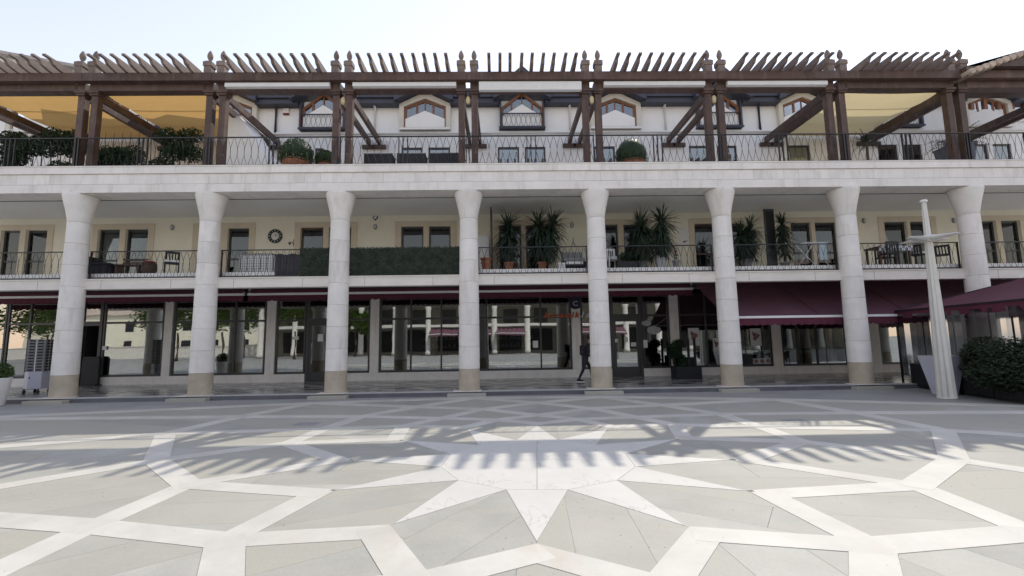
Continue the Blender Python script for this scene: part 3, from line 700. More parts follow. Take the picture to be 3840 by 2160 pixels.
# ================================================================== AWNINGS
def scallop(x0, x1, y, z0, z1, m_, parent, n):
    mb = MB(); vs = []; fs = []; q = 6; k = n*q
    for i in range(k+1):
        u = i/k; ph = (i % q)/q if i < k else 0; x = x0+(x1-x0)*u
        zz = z0+.045*(1-math.sin(math.pi*((i/q) % 1)))+rs.uniform(-.004, .004); yy = y+.012*math.sin(i*.9)
        vs += [(x, yy, zz), (x, y, z1)]
    fs = [(2*i, 2*i+2, 2*i+3, 2*i+1) for i in range(k)]
    mb.add(vs, fs, True); return mb.build('valance', m_, parent)
bar_white = mat('bar_white', (.86, .85, .83), .35, .03, 4)
def rolled(px0, px1, label):
    Y = 19.0; x0, x1 = X(px0, Y, 1110), X(px1, Y, 1110); zb = 3.75
    t = thing('shop_awning', label, 'awning', ((x0+x1)/2, Y, zb), 'burgundy shop awnings')
    MB().box(x0+.05, x1-.05, Y+.12, Y+.36, zb+.03, 4.10).build('cassette', mat('awning_cassette', (.055, .03, .035), .7, .2, 3), t)
    MB().box(x0+.06, x1-.06, Y+.03, Y+.12, zb+.05, zb+.21).build('rolled_cloth', burg, t)
    MB().box(x0, x1, Y-.05, Y+.03, zb, zb+.095).build('front_bar', bar_white, t, bevel=.012)
    scallop(x0+.03, x1-.03, Y-.02, zb-.24, zb+.002, burg, t, int((x1-x0)/.24))
    for x in (x0+.06, x1-.06): MB().box(x-.04, x+.04, Y+.02, Y+.16, zb+.03, zb+.16).build('bracket', greym, t)
    return t
rolled(-260, 917, 'rolled burgundy awning with white bar over the two leftmost shop bays')
rolled(929, 2600, 'long rolled burgundy awning with white bar over the middle shop bays')
# let-down awning on the right
x0, x1 = X(2604, 18.7, 1062), 22.0; t = thing('shop_awning', 'burgundy awning let down in front of the right hand shops', 'awning', ((x0+x1)/2, 17.4, 2.5), 'burgundy shop awnings')
mb = MB(); nx, ny = 46, 8; vs = []
ya, za, yb, zb = 18.75, 4.05, 16.06, 2.47
for j in range(ny+1):
    for i in range(nx+1):
        u, v = i/nx, j/ny; x = x0+(x1-x0)*u
        sag = -.06*math.sin(math.pi*v)+(.022*math.sin(x*3.1)+.012*math.sin(x*7.7+v*3))*math.sin(math.pi*v)+.02*math.sin(x*1.3+v*5)*v*(1-v)*3
        vs.append((x, ya+(yb-ya)*v, za+(zb-za)*v+sag))
mb.add(vs, [(j*(nx+1)+i, (j+1)*(nx+1)+i, (j+1)*(nx+1)+i+1, j*(nx+1)+i+1) for j in range(ny) for i in range(nx)], True); mb.build('cloth', burg_l, t)
MB().box(x0, x1, yb-.05, yb+.02, zb-.065, zb+.02).build('front_bar', bar_white, t, bevel=.012)
scallop(x0+.02, x1-.02, yb-.02, zb-.32, zb-.05, burg, t, 52)
MB().box(x0, x1, ya-.05, ya+.2, za-.12, za+.05).build('cassette', MATS['awning_cassette'], t)
for x in (x0+.3, x0+4.6, x0+9.0):
    MB().tube([(x, ya, za-.2), (x+.55, (ya+yb)/2, (za+zb)/2-.22), (x, yb+.04, zb-.03)], .025, 8).build('folding_arm', white_metal, t)
for k in (3.3, 6.6, 9.9):
    x = x0+k; MB().bar((x, ya, za+.006), (x, yb, zb+.006), .035, .006).build('seam', burg, t)

# ================================================================== LEAF AND PLANT BUILDERS
def leaf_cloud(mb, c, rad_, n, size, rnd, shell=.55, flat=0.):
    for _ in range(n):
        while True:
            v = Vector((rnd.uniform(-1, 1), rnd.uniform(-1, 1), rnd.uniform(-1, 1)))
            if 0.05 < v.length <= 1 and (v.length > shell or rnd.random() < .35): break
        p = Vector((c[0]+v.x*rad_[0], c[1]+v.y*rad_[1], c[2]+v.z*rad_[2]))
        a = Vector((rnd.gauss(0, 1), rnd.gauss(0, 1), rnd.gauss(0, 1))).normalized(); b = a.orthogonal().normalized()
        s_ = size*rnd.uniform(.6, 1.3); a *= s_; b *= s_*.5
        mb.add([p-a, p+b*.9, p+a, p-b*.9], [(0, 1, 2, 3)])
    return mb
def blade(mb, base, az, el, ln, w, droop, n=4):
    d = Vector((math.cos(az)*math.cos(el), math.sin(az)*math.cos(el), math.sin(el))); p = Vector(base); sd = Vector((-math.sin(az), math.cos(az), 0))
    vs = []; fs = []
    for k in range(n+1):
        t = k/n; ww = w*(.55+.45*math.sin(math.pi*min(1, t*1.6+.15)) if t < .55 else (1-t)/.45)
        vs += [p-sd*ww/2, p+sd*ww/2]; p = p+d*(ln/n); d = (d+Vector((0, 0, -droop/n))).normalized()
    fs = [(2*k, 2*k+1, 2*k+3, 2*k+2) for k in range(n)]; mb.add(vs, fs)
def pot(loc, r, h, m_, name='pot', parent=None, square=False):
    if square:
        mb = MB(); a, b = r*.72, r
        mb.add([(-a, -a, 0), (a, -a, 0), (a, a, 0), (-a, a, 0), (-b, -b, h), (b, -b, h), (b, b, h), (-b, b, h)], [(3, 2, 1, 0), (4, 5, 6, 7), (0, 1, 5, 4), (1, 2, 6, 5), (2, 3, 7, 6), (3, 0, 4, 7)])
        mb.box(-b-.015, b+.015, -b-.015, b+.015, h-.05, h+.01)
        return mb.build(name, m_, parent, loc)
    return MB().lathe([(r*.68, 0), (r*.72, .01), (r*.95, h*.82), (r*1.08, h*.83), (r*1.1, h), (r*.95, h), (r*.9, h*.9)], (0, 0, 0), 20).build(name, m_, parent, loc)
def yucca(x, y, z, heads, label, potm=terra, pr=.17, ph=.32, group='potted yuccas on the balcony', seed=1, skirt=True):
    rnd = random.Random(seed); t = thing('potted_yucca', label, 'potted plant', (x, y, z), group)
    pot((x, y, z), pr, ph, potm, parent=t)
    MB().lathe([(pr*.9, 0), (pr*.88, .02)], (0, 0, 0), 16).build('soil', bark, t, (x, y, z+ph*.86))
    tr = MB(); cr = MB()
    for hx, hz, n, ln in heads:
        tr.tube([(x, y, z+ph*.85), (x+hx*.4, y, z+ph+(hz-ph)*.5), (x+hx, y, z+hz)], [.04, .033, .028], 7)
        ln *= 1.12
        for _ in range(int(n*2.3)):
            blade(cr, (x+hx, y, z+hz+rnd.uniform(-.1, .08)), rnd.uniform(0, 6.283), rnd.uniform(-.5, 1.35), ln*rnd.uniform(.75, 1.15), .055, rnd.uniform(.25, 1.0))
        if skirt:
            for _ in range(int(n*7)):
                q = rnd.uniform(.25, .98); blade(cr, (x+hx*q, y, z+ph+(hz-ph)*q), rnd.uniform(0, 6.283), rnd.uniform(-.9, .3), ln*rnd.uniform(.85, 1.3), .055, rnd.uniform(.9, 1.9))
    tr.build('trunk', bark, t); cr.build('leaves', leaf_y, t); return t
FZ = 4.26
def px3(px, y, py=1000): return X(px, y, py)
yz = lambda py, y, px: Zat(py, y, px)-FZ
Y1 = 16.55
yucca(px3(1908, Y1), Y1, FZ, [(-.03, yz(850, Y1, 1900), 46, .62)], 'tall yucca in terracotta pot beside the dark upright panel', seed=2)
yucca(px3(2034, Y1), Y1, FZ, [(-.12, yz(846, Y1, 2020), 46, .66), (.42, yz(842, Y1, 2085), 46, .66)], 'two headed yucca in terracotta pot left of the small lattice tower', seed=3)
yucca(px3(2410, Y1), Y1, FZ, [(0, yz(850, Y1, 2408), 50, .62), (.18, yz(880, Y1, 2408), 26, .5)], 'bushy yucca on the balcony left of the pale square planter', potm=greym, seed=4)
yucca(px3(2478, Y1), Y1, FZ, [(.1, yz(832, Y1, 2495), 46, .68)], 'tallest yucca on the balcony, in a pale grey pot', potm=lightgrey, pr=.2, ph=.42, seed=5)
yucca(px3(2800, Y1), Y1, FZ, [(-.15, yz(880, Y1, 2800), 36, .55), (.2, yz(862, Y1, 2840), 36, .55)], 'low yucca in a grey trough just right of the sixth column', potm=greym, pr=.22, seed=6)
yucca(px3(2945, 17.2), 17.2, FZ, [(0, yz(838, 17.2, 2945), 36, .5)], 'yucca behind the slanted dark door leaf on the balcony', potm=greym, seed=7)
# hedge screens on the railing
def hedge(x0, x1, label, seed):
    rnd = random.Random(seed); z0, z1 = ZST+.02, 5.02; Y = D+.15
    t = thing('hedge_screen', label, 'hedge screen', ((x0+x1)/2, Y, z0), 'leaf screens on the balcony railing')
    MB().box(x0, x1, Y, Y+.02, z0, z1-.03).build('backing_net', blackm, t)
    mb = MB()
    for _ in range(int((x1-x0)*2600)):
        p = Vector((rnd.uniform(x0, x1), Y-.012-abs(rnd.gauss(0, .022+.016*math.sin(_*.013))), rnd.uniform(z0, z1+.012+.018*math.sin(_*.0021)))); a = Vector((rnd.gauss(0, 1), rnd.gauss(0, .6), rnd.gauss(0, 1))).normalized(); b = a.cross(Vector((rnd.uniform(-.5, .5), 1, rnd.uniform(-.5, .5)))).normalized(); s_ = rnd.uniform(.016, .034)
        mb.add([p-a*s_, p+b*s_*.55, p+a*s_, p-b*s_*.55], [(0, 1, 2, 3)])
    o = mb.build('leaves', leaf_hedge, t); o['kind'] = 'stuff'
hedge(X(1124, D+.15, 980), colx(2)-.33, 'short dark green leaf screen left of the third column', 1)
hedge(colx(2)+.33, colx(3)-.33, 'long dark green leaf screen filling the bay between third and fourth columns', 2)
t = thing('cloth_screen', 'dark slatted cloth screen tied to the railing beside the leaf screen', 'screen', (X(1078, D+.3, 1000), D+.3, FZ))
xa, xb = X(1031, D+.3, 1000), X(1124, D+.3, 1000)
for k in range(12):
    w_ = (xb-xa)/12; MB().box(xa+k*w_+.004, xa+(k+1)*w_-.004, D+.29, D+.305, FZ-.15, 4.86+.02*math.sin(k)).build('slat', mat('slat_dark', (.035, .033, .04), .7, .2, 5, objvar=.2), t)
MB().box(xa, xb, D+.306, D+.33, 4.80, 4.84).build('batten', blackm, t)

# ------------------------------------------------ wall things on the balcony
def wall_thing(name, label, cat, px, py, y=YB): 
    p = at(px, py, y); return thing(name, label, cat, p[:]), p
t, p = wall_thing('wall_clock', 'large round black clock with white face on the cream wall', 'clock', 1033, 886)
r0 = .285
mb = MB(); n = 36
for k in range(n):
    a, b = 2*math.pi*k/n, 2*math.pi*(k+1)/n
    def P(r, ang, y): return (r*math.cos(ang), y, r*math.sin(ang))
    mb.add([P(r0, a, -.05), P(r0, b, -.05), P(.165, b, -.05), P(.165, a, -.05), P(r0, a, -.001), P(r0, b, -.001), P(.165, a, -.02), P(.165, b, -.02)], [(0, 3, 2, 1), (0, 1, 5, 4), (3, 6, 7, 2)])
mb.build('rim', blackm, t, p)
mb = MB(); mb.add([(.167*math.cos(2*math.pi*k/n), -.018, .167*math.sin(2*math.pi*k/n)) for k in range(n)], [tuple(range(n))]); mb.build('dial', paper, t, p)
mb = MB()
for k in range(12):
    a = k*math.pi/6; d = Vector((math.cos(a), 0, math.sin(a))); mb.bar(Vector((0, -.054, 0))+d*.19, Vector((0, -.054, 0))+d*.26, .018 if k % 3 else .03, .006, (0, 1, 0))
mb.build('hour_marks', lightgrey, t, p)
MB().bar((0, -.03, 0), (.02, -.03, .10), .018, .006, (0, 1, 0)).build('hour_hand', blackm, t, p)
MB().bar((0, -.036, 0), (.13, -.036, .03), .012, .006, (0, 1, 0)).build('minute_hand', blackm, t, p)
t, p = wall_thing('wall_ornament', 'white and black heart shaped ornament hanging above an oval lamp', 'ornament', 1408, 818)
hp = [(.12*math.sin(a)**3*.9, .11*(13*math.cos(a)-5*math.cos(2*a)-2*math.cos(3*a)-math.cos(4*a))/16) for a in [2*math.pi*k/24 for k in range(24)]]
MB().prism(hp[::-1], 'y', -.03, 0).build('heart', blackm, t, p); MB().prism([(a*.65, b*.65+.01) for a, b in hp][::-1], 'y', -.036, -.03).build('heart_inlay', paper, t, p)
MB().box(-.09, .09, -.06, 0, .12, .24).build('white_box', white_metal, t, p, bevel=.01)
for k, (px, py, lb) in enumerate(((647, 853, 'oval bulkhead lamp on the cream wall between first and second columns'), (1408, 851, 'oval bulkhead lamp below the heart ornament'), (2145, 844, 'oval bulkhead lamp on the wall above the small lattice tower'), (3238, 828, 'oval bulkhead lamp on the wall right of the seventh column'), (3575, 827, 'oval bulkhead lamp on the wall just left of the rightmost column'))):
    t, p = wall_thing('bulkhead_lamp', lb, 'wall lamp', px, py); t['group'] = 'oval lamps on the balcony wall'
    oo = [(.075*math.cos(a), .115*math.sin(a)) for a in [2*math.pi*q/20 for q in range(20)]]
    MB().prism(oo, 'y', -.05, 0).build('body', greym, t, p, bevel=.01); MB().prism([(a*.68, b*.68) for a, b in oo], 'y', -.085, -.05).build('diffuser', lightgrey, t, p, bevel=.012)
    MB().box(-.06, .06, -.092, -.086, -.006, .006).build('guard_bar', greym, t, p)
for px, lb in ((1087, 'small dark plaque figure on the wall right of the clock'), (1100, 'thin dark lizard shaped figure on the wall right of the plaque figure')):
    t, p = wall_thing('wall_figure', lb, 'ornament', px, 912)
    if px == 1087: MB().prism([(-.04, .05), (-.045, -.02), (0, -.08), (.045, -.02), (.04, .05), (0, .02)], 'y', -.03, 0).build('plaque', browncloth, t, p)
    else: MB().tube([(0, -.015, -.14), (.03, -.015, -.06), (-.02, -.015, .02), (.025, -.015, .10), (.01, -.015, .17)], [.008, .018, .02, .016, .006], 6).build('body', browncloth, t, p)
t, p = wall_thing('wall_poster', 'white poster with a small dark mark on the loggia wall', 'poster', 2564, 884)
MB().box(-.2, .2, -.012, 0, -.36, .36).build('sheet', paper, t, p); MB().box(-.04, .06, -.016, -.012, -.28, -.22).box(.09, .13, -.016, -.012, -.24, -.2).build('print', blackm, t, p)
# ------------------------------------------------ balcony furniture
def boxes(name, label, cat, loc, parts, group=None):
    t = thing(name, label, cat, loc, group)
    for nm, m_, bx, *bv in parts:
        mb = MB()
        for b in (bx if isinstance(bx[0], (tuple, list)) else [bx]): mb.box(*b)
        mb.build(nm, m_, t, loc, bevel=(bv[0] if bv else .008))
    return t
def chair(x, y, z, rz, label, m_=blackm, cush=None, h=.9):
    t = thing('chair', label, 'chair', (x, y, z), 'balcony chairs'); c, s_ = math.cos(rz), math.sin(rz)
    def q(mb, nm, mm):
        o = mb.build(nm, mm, t, (x, y, z)); o.rotation_euler.z = rz; return o
    q(MB().box(-.22, .22, -.21, .21, .42, .46), 'seat', m_)
    bk = MB(); bk.box(-.22, .22, .19, .22, h-.08, h)
    for k in range(5): bk.box(-.19+k*.085, -.15+k*.085, .195, .215, .48, h-.08)
    q(bk, 'backrest', m_)
    for a in (-.2, .2):
        for b in (-.19, .2): q(MB().box(a-.02, a+.02, b-.02, b+.02, 0, .42 if b < 0 else h), 'leg', m_)
    if cush: q(MB().box(-.2, .2, -.19, .17, .462, .54), 'cushion', cush)
    return t
Yf = 16.7
xa, xb = px3(328, Yf), px3(436, Yf)
boxes('lounge_sofa', 'dark covered lounge sofa behind the railing just right of the first column', 'sofa', ((xa+xb)/2, Yf, FZ), [('base', clothes_d, (-.5, .5, -.4, .4, 0, .35), .03), ('backrest', clothes_d, (-.5, -.3, -.4, .4, .35, .72), .05), ('seat_cushion', clothes_d, (-.28, .5, -.38, .38, .352, .46), .04)])
boxes('slatted_bench', 'low brown wooden bench between the dark sofa and the round basket', 'bench', (px3(490, Yf), Yf, FZ), [('seat', wood, [(-.45, .45, -.2+k*.1, -.12+k*.1, .38, .42) for k in range(4)]), ('leg', wood, (-.42, -.36, -.18, .18, 0, .38)), ('leg', wood, (.36, .42, -.18, .18, 0, .38)), ('backrest', wood, [(-.45, .45, .2, .23, .5+k*.12, .56+k*.12) for k in range(2)])])
t = thing('round_basket', 'round dark wicker basket with red rim beside the bench', 'basket', (px3(560, 16.5), 16.5, FZ)); MB().lathe([(.16, 0), (.24, .2), (.22, .42), (.17, .44)], (0, 0, 0), 18).build('body', browncloth, t, (px3(560, 16.5), 16.5, FZ)); MB().lathe([(.17, .44), (.19, .47), (.16, .5)], (0, 0, 0), 18).build('rim', redm, t, (px3(560, 16.5), 16.5, FZ))
chair(px3(644, 16.6), 16.6, FZ, .6, 'black slat back chair with pale cushion left of the second column', blackm, paper)
xw = px3(966, 16.7)
t = boxes('lattice_cabinet', 'white lattice fronted cabinet behind the railing right of the second column', 'cabinet', (xw, 16.7, FZ), [('carcass', white_metal, (-.58, .58, -.15, .25, .05, .72)), ('top', greym, (-.62, .62, -.19, .27, .721, .75))])
for k in range(14): MB().box(-.55+k*.083, -.54+k*.083, -.165, -.151, .07, .70).build('lattice_bar', greym, t, (xw, 16.7, FZ))
for k in range(7): MB().box(-.56, .56, -.176, -.166, .1+k*.095, .11+k*.095).build('lattice_bar', greym, t, (xw, 16.7, FZ))
boxes('white_cabinet', 'tall white cabinet against the wall right of the fourth column', 'cabinet', (px3(1812, 17.9), 17.9, FZ), [('carcass', paper, (-.26, .26, -.2, .2, 0, 1.62)), ('door', white_metal, (-.245, .245, -.225, -.2, .05, 1.58)), ('knob', blackm, (.18, .2, -.245, -.225, .8, .84))])
boxes('shutter_leaf', 'tall dark shutter leaf standing open beside the leftmost yucca', 'shutter', (px3(1844, 17.4), 17.4, FZ), [('frame', alu, (-.03, .03, -.5, .5, 0, 2.52)), ('slat', blackm, [(-.036, .036, -.44, .44, .1+k*.12, .17+k*.12) for k in range(20)])])
t = thing('plant_pot', 'red terracotta pot with a bowl on top by the fourth column', 'pot', (px3(1822, 16.3), 16.3, FZ)); pot((px3(1822, 16.3), 16.3, FZ), .17, .3, terra, parent=t); pot((px3(1822, 16.3), 16.3, FZ+.3), .2, .14, terra, 'bowl', t)
boxes('lounge_chair', 'grey cushioned lounge chair left of the fifth column', 'lounge chair', (px3(2150, 16.7), 16.7, FZ), [('frame', blackm, (-.42, .42, -.35, .35, .12, .3)), ('seat_cushion', greym, (-.4, .4, -.33, .25, .302, .44), .05), ('back_cushion', greym, (-.4, .4, .2, .34, .44, .75), .05), ('leg', blackm, (-.4, -.35, -.33, .33, 0, .12)), ('leg', blackm, (.35, .4, -.33, .33, 0, .12)), ('throw', paper, (-.3, .3, -.36, -.352, .2, .30))])
boxes('storage_box', 'small white box on the balcony edge in front of the grey lounge chair', 'box', (px3(2106, 16.1), 16.1, FZ), [('body', lightgrey, (-.12, .12, -.1, .1, 0, .16)), ('lid', paper, (-.13, .13, -.11, .11, .161, .2))])
p = at(2150, 922, D+.2)
t = thing('tower_figurine', 'thin black lattice tower figurine standing on the balcony railing', 'figurine', (p.x, D+.2, 5.013))
mb = MB()
for a in (-1, 1):
    for b in (-1, 1): mb.tube([(a*.07, b*.02, 0), (a*.035, b*.012, .09), (a*.012, b*.006, .2), (0, 0, .36)], [.008, .008, .006, .003], 5)
mb.build('legs', blackm, t, (p.x, D+.2, 5.013)); MB().box(-.05, .05, -.02, .02, .07, .082).box(-.025, .025, -.014, .014, .14, .15).build('platform', blackm, t, (p.x, D+.2, 5.013))
boxes('square_planter', 'low dark trough of herbs left of the pale yucca pot', 'planter', (px3(2350, 16.35), 16.35, FZ), [('trough', blackm, (-.35, .35, -.12, .12, 0, .26)), ('soil', bark, (-.33, .33, -.1, .1, .262, .27))])
rnd = random.Random(5); mb = leaf_cloud(MB(), (0, 0, .42), (.36, .14, .2), 500, .05, rnd, .2); o = mb.build('herbs', leaf_d, bpy.data.objects['square_planter'], (px3(2350, 16.35), 16.35, FZ))
t = thing('rose_pot', 'grey pot with a small red rose right of the pale yucca pot', 'potted plant', (px3(2536, 16.3), 16.3, FZ)); q_ = (px3(2536, 16.3), 16.3, FZ); pot(q_, .13, .28, greym, parent=t); MB().tube([(0, 0, .26), (.02, 0, .45), (.0, 0, .58)], .008, 5).build('stem', leaf_g, t, q_); leaf_cloud(MB(), (0, 0, .42), (.1, .1, .12), 60, .04, rnd, .1).build('leaves', leaf_g, t, q_); leaf_cloud(MB(), (0, 0, .6), (.055, .055, .05), 60, .03, rnd, .1).build('bloom', redm, t, q_)
chair(px3(2296, 16.9), 16.9, FZ, .2, 'white slat back chair right beside the fifth column', white_metal, paper)
boxes('door_leaf_panel', 'dark panel leaf standing open above the railing right of the sixth column', 'door leaf', (px3(2898, 17.5), 17.5, FZ), [('leaf', alu, (-.2, .2, -.03, .03, 0, 2.5)), ('glazing', blackm, (-.15, .15, -.036, .036, .9, 2.4)), ('handle', white_metal, (.15, .17, -.06, -.036, 1.0, 1.12))])
xd = px3(3050, 16.6); t = thing('drying_rack', 'folding white drying rack with hanging laundry left of the seventh column', 'drying rack', (xd, 16.6, FZ))
for a in (-.25, .25):
    for s_ in (-1, 1): MB().tube([(a-.22*s_, s_*.25, 0), (a+.22*s_, -s_*.25, .95)], .012, 6).build('leg', white_metal, t, (xd, 16.6, FZ))
for k in range(5): MB().bar((-.42, -.22+k*.11, .92), (.42, -.22+k*.11, .92), .012, .012).build('rail', white_metal, t, (xd, 16.6, FZ))
t2 = MB().box(-.13, .13, -.012, .012, .25, .92).build('towel', mat('pale_blue_towel', (.55, .66, .72), .9, .08, 9, bump=.3), None, (px3(3092, 16.35), 16.35, FZ)); tag(t2, 'pale blue towel hanging on the drying rack', 'towel')
xt = px3(3335, 16.7)
check = mat('checked_cloth', (.5, .5, .5), .9, .1, 5); N = check.node_tree.nodes; ck = N.new('ShaderNodeTexChecker'); ck.inputs['Scale'].default_value = 9; ck.inputs['Color1'].default_value = (.7, .7, .7, 1); ck.inputs['Color2'].default_value = (.22, .22, .24, 1); tcn = N.new('ShaderNodeTexCoord'); check.node_tree.links.new(tcn.outputs['Object'], ck.inputs['Vector']); check.node_tree.links.new(ck.outputs['Color'], N['Principled BSDF'].inputs['Base Color'])
t = boxes('dining_table', 'dark rectangular table on the balcony right of the seventh column', 'table', (xt, 16.7, FZ), [('tabletop', wood, (-.62, .62, -.36, .36, .70, .735))]+[('leg', wood, (a-.03, a+.03, b-.03, b+.03, 0, .70)) for a in (-.55, .55) for b in (-.3, .3)])
t = MB().box(-.64, .64, -.378, -.364, .56, .745).box(-.64, .64, -.364, .38, .7365, .745).build('tablecloth', check, None, (xt, 16.7, FZ)); tag(t, 'grey and white checked cloth on the balcony dining table', 'tablecloth')
chair(xt-.35, 16.28, FZ, 3.1, 'dark chair pushed under the left end of the checked table', blackm, None, .85)
chair(xt+.3, 17.2, FZ, .1, 'dark chair behind the right end of the checked table', blackm, None, .85)
chair(px3(3450, 16.6), 16.6, FZ, 1.9, 'dark chair with white cushion between checked table and street lamp', blackm, paper, .8)
chair(px3(3540, 16.7), 16.7, FZ, -.8, 'dark chair just left of the rightmost column', blackm, None, .85)

# ================================================================== ROOF TERRACE THINGS
TZ = 7.62
def dome_bush(px, label, w, h, top, y=16.5, seed=1):
    x = X(px, y, 580); ph = Zat(top, y, px)-TZ-h; rnd = random.Random(seed); t = thing('topiary_bush', label, 'potted bush', (x, y, TZ), 'dome bushes on the terrace'); z0 = TZ+ph
    pot((x, y, TZ), w*.36, max(.3, ph-.05), terra, parent=t)
    mb = MB(); leaf_cloud(mb, (x, y, z0+.02), (w*.5, w*.5, h), 5200, .036, rnd, .8)
    v = MB().lathe([(w*.32, -.1), (w*.44, .1), (w*.42, h*.5), (w*.25, h*.85), (.02, h*.92)], (x, y, z0), 18)
    v.build('inner_twigs', leaf_d, t); mb.v = [(a, b, max(c, z0-.12)) for a, b, c in mb.v]
    mb.build('foliage', leaf_g, t)
dome_bush(1114, 'large clipped dome bush in terracotta pot left of the third column line', 1.25, .80, 522, seed=1)
dome_bush(1222, 'smaller dome bush half hidden behind the pergola posts of the third column', .75, .42, 566, 16.9, seed=2)
dome_bush(2366, 'clipped dome bush in terracotta pot right of the fifth column line', 1.24, .86, 522, seed=3)
for k, (a, b, lb) in enumerate(((1372, 1478, 'leftmost of three dark metal troughs behind the terrace railing'), (1494, 1600, 'middle one of three dark metal troughs behind the terrace railing'), (1615, 1737, 'rightmost of three dark metal troughs behind the terrace railing'))):
    y = 16.6; x0, x1 = X(a, y, 595), X(b, y, 595); ztop = Zat(584, y, 1500)
    boxes('metal_trough', lb, 'planter', ((x0+x1)/2, y, TZ), [('body', blackm, (-(x1-x0)/2, (x1-x0)/2, -.25, .25, 0, ztop-TZ-.03)), ('rim', greym, [(-(x1-x0)/2-.02, (x1-x0)/2+.02, -.27, -.23, ztop-TZ-.03, ztop-TZ), (-(x1-x0)/2-.02, (x1-x0)/2+.02, .23, .27, ztop-TZ-.03, ztop-TZ)]), ('soil', bark, (-(x1-x0)/2+.02, (x1-x0)/2-.02, -.23, .23, ztop-TZ-.03, ztop-TZ-.02))], 'troughs on the terrace')
# dark shrubs on the left of the terrace
for k, (px, pt, w, lb) in enumerate(((60, 478, 1.9, 'dark shrub behind the terrace railing at the far left edge'), (230, 470, 2.0, 'dark shrub left of the first pair of pergola posts'), (455, 474, 1.7, 'low dark shrub right of the first pair of pergola posts'), (640, 452, 2.1, 'tallest dark shrub on the terrace, left of the second pair of posts'))):
    y = 16.6+.2*(k % 2); x = X(px, y, 560); top = Zat(pt, y, px); rnd = random.Random(20+k); t = thing('terrace_shrub', lb, 'shrub', (x, y, TZ), 'dark shrubs on the terrace')
    boxes_ = MB().box(-w*.42, w*.42, -.25, .25, 0, .4).build('trough', blackm, t, (x, y, TZ))
    tr = MB()
    for q in range(5): tr.tube([(x-w*.3+q*w*.15, y, TZ+.35), (x-w*.34+q*w*.17, y, TZ+.9), (x-w*.36+q*w*.18, y, top-.25)], [.03, .02, .008], 5)
    tr.build('stems', bark, t); mb = MB(); hh = top-TZ
    for q in range(7): leaf_cloud(mb, (x+rnd.uniform(-.36, .36)*w, y+rnd.uniform(-.12, .12), TZ+.45+rnd.uniform(.15, .85)*(hh-.6)), (w*.25, .3, .34), 620, .055, rnd, .3)
    mb.build('foliage', leaf_d, t)
# stair bulkhead
x0, x1, x2 = X(858, 17.2, 520), X(905, 17.2, 520), X(1085, 17.2, 600); zt = Zat(444, 17.2, 880)
t = MB().prism([(x0, TZ), (x2, TZ), (x1, zt), (x0, zt)], 'y', 17.0, 18.4).build('stair_parapet', white_wall, bld)
# cycad pot right
x, y = X(3580, 16.3, 570), 16.3; t = thing('potted_palm', 'potted palm in a big dark square planter on the terrace at right', 'potted palm', (x, y, TZ))
pot((x, y, TZ), .42, 1.12, mat('blue_grey_pot', (.10, .115, .15), .6, .15, 2), parent=t, square=True); mb = MB(); rnd = random.Random(4)
for _ in range(26):
    az = rnd.uniform(0, 6.28); el = rnd.uniform(.1, 1.3); d = Vector((math.cos(az)*math.cos(el), math.sin(az)*math.cos(el), math.sin(el))); p = Vector((x, y, TZ+1.15))
    for k in range(12):
        p = p+d*.085; d = (d+Vector((0, 0, -.09))).normalized(); sd = Vector((-math.sin(az), math.cos(az), 0))
        for s_ in (-1, 1): blade(mb, p, az+s_*.9, .25, .26*(1-k/16), .03, .4, 2)
mb.build('fronds', leaf_y, t)
MB().lathe([(.09, 0), (.11, .12), (.07, .2)], (0, 0, 0), 10).build('trunk', bark, t, (x, y, TZ+1.1))
x, y = X(3240, 17.6, 480), 17.6; t = thing('potted_palm', 'drooping potted palm behind the pergola posts above the seventh column', 'potted palm', (x, y, TZ)); pot((x, y, TZ), .3, .6, greym, parent=t); mb = MB(); MB().tube([(x, y, TZ+.5), (x+.05, y, TZ+1.9)], .05, 7).build('trunk', bark, t)
for _ in range(60): blade(mb, (x+.05, y, TZ+1.9), rnd.uniform(0, 6.28), rnd.uniform(-.2, 1.3), rnd.uniform(.5, .8), .05, rnd.uniform(.5, 1.4))
mb.build('fronds', leaf_y, t)
# lanterns hanging between the posts
for i, n in ((2, 'third'), (3, 'fourth'), (4, 'fifth'), (5, 'sixth')):
    x = colx(i); z = 10.44; t = thing('hanging_lantern', 'small cream lantern hanging between the pergola posts over the %s column' % n, 'lantern', (x, D-.05, z-.3), 'lanterns in the pergola')
    MB().lathe([(.04, .0), (.075, .04), (.085, .2), (.05, .27), (.02, .30)], (x, D-.05, z-.3), 12).build('shade', mat('cream_lantern', (.62, .52, .30), .6, .1, 5), t); MB().tube([(x, D-.05, z), (x, D-.05, z+.2)], .008, 5).build('cord', blackm, t)
    MB().bar((x-.14, D-.05, z+.2), (x+.14, D-.05, z+.2), .03, .03).build('hook_bar', iron, t)
# alarm box on the white wall
p = at(677, 420, YW) if False else at(1075, 421, YW)
t = thing('alarm_box', 'white alarm box with red base on the upper white wall', 'alarm box', p[:]); MB().box(-.13, .13, -.09, 0, -.08, .16).build('cover', white_metal, t, p, bevel=.02); MB().box(-.12, .12, -.085, 0, -.14, -.082).build('red_base', redm, t, p)

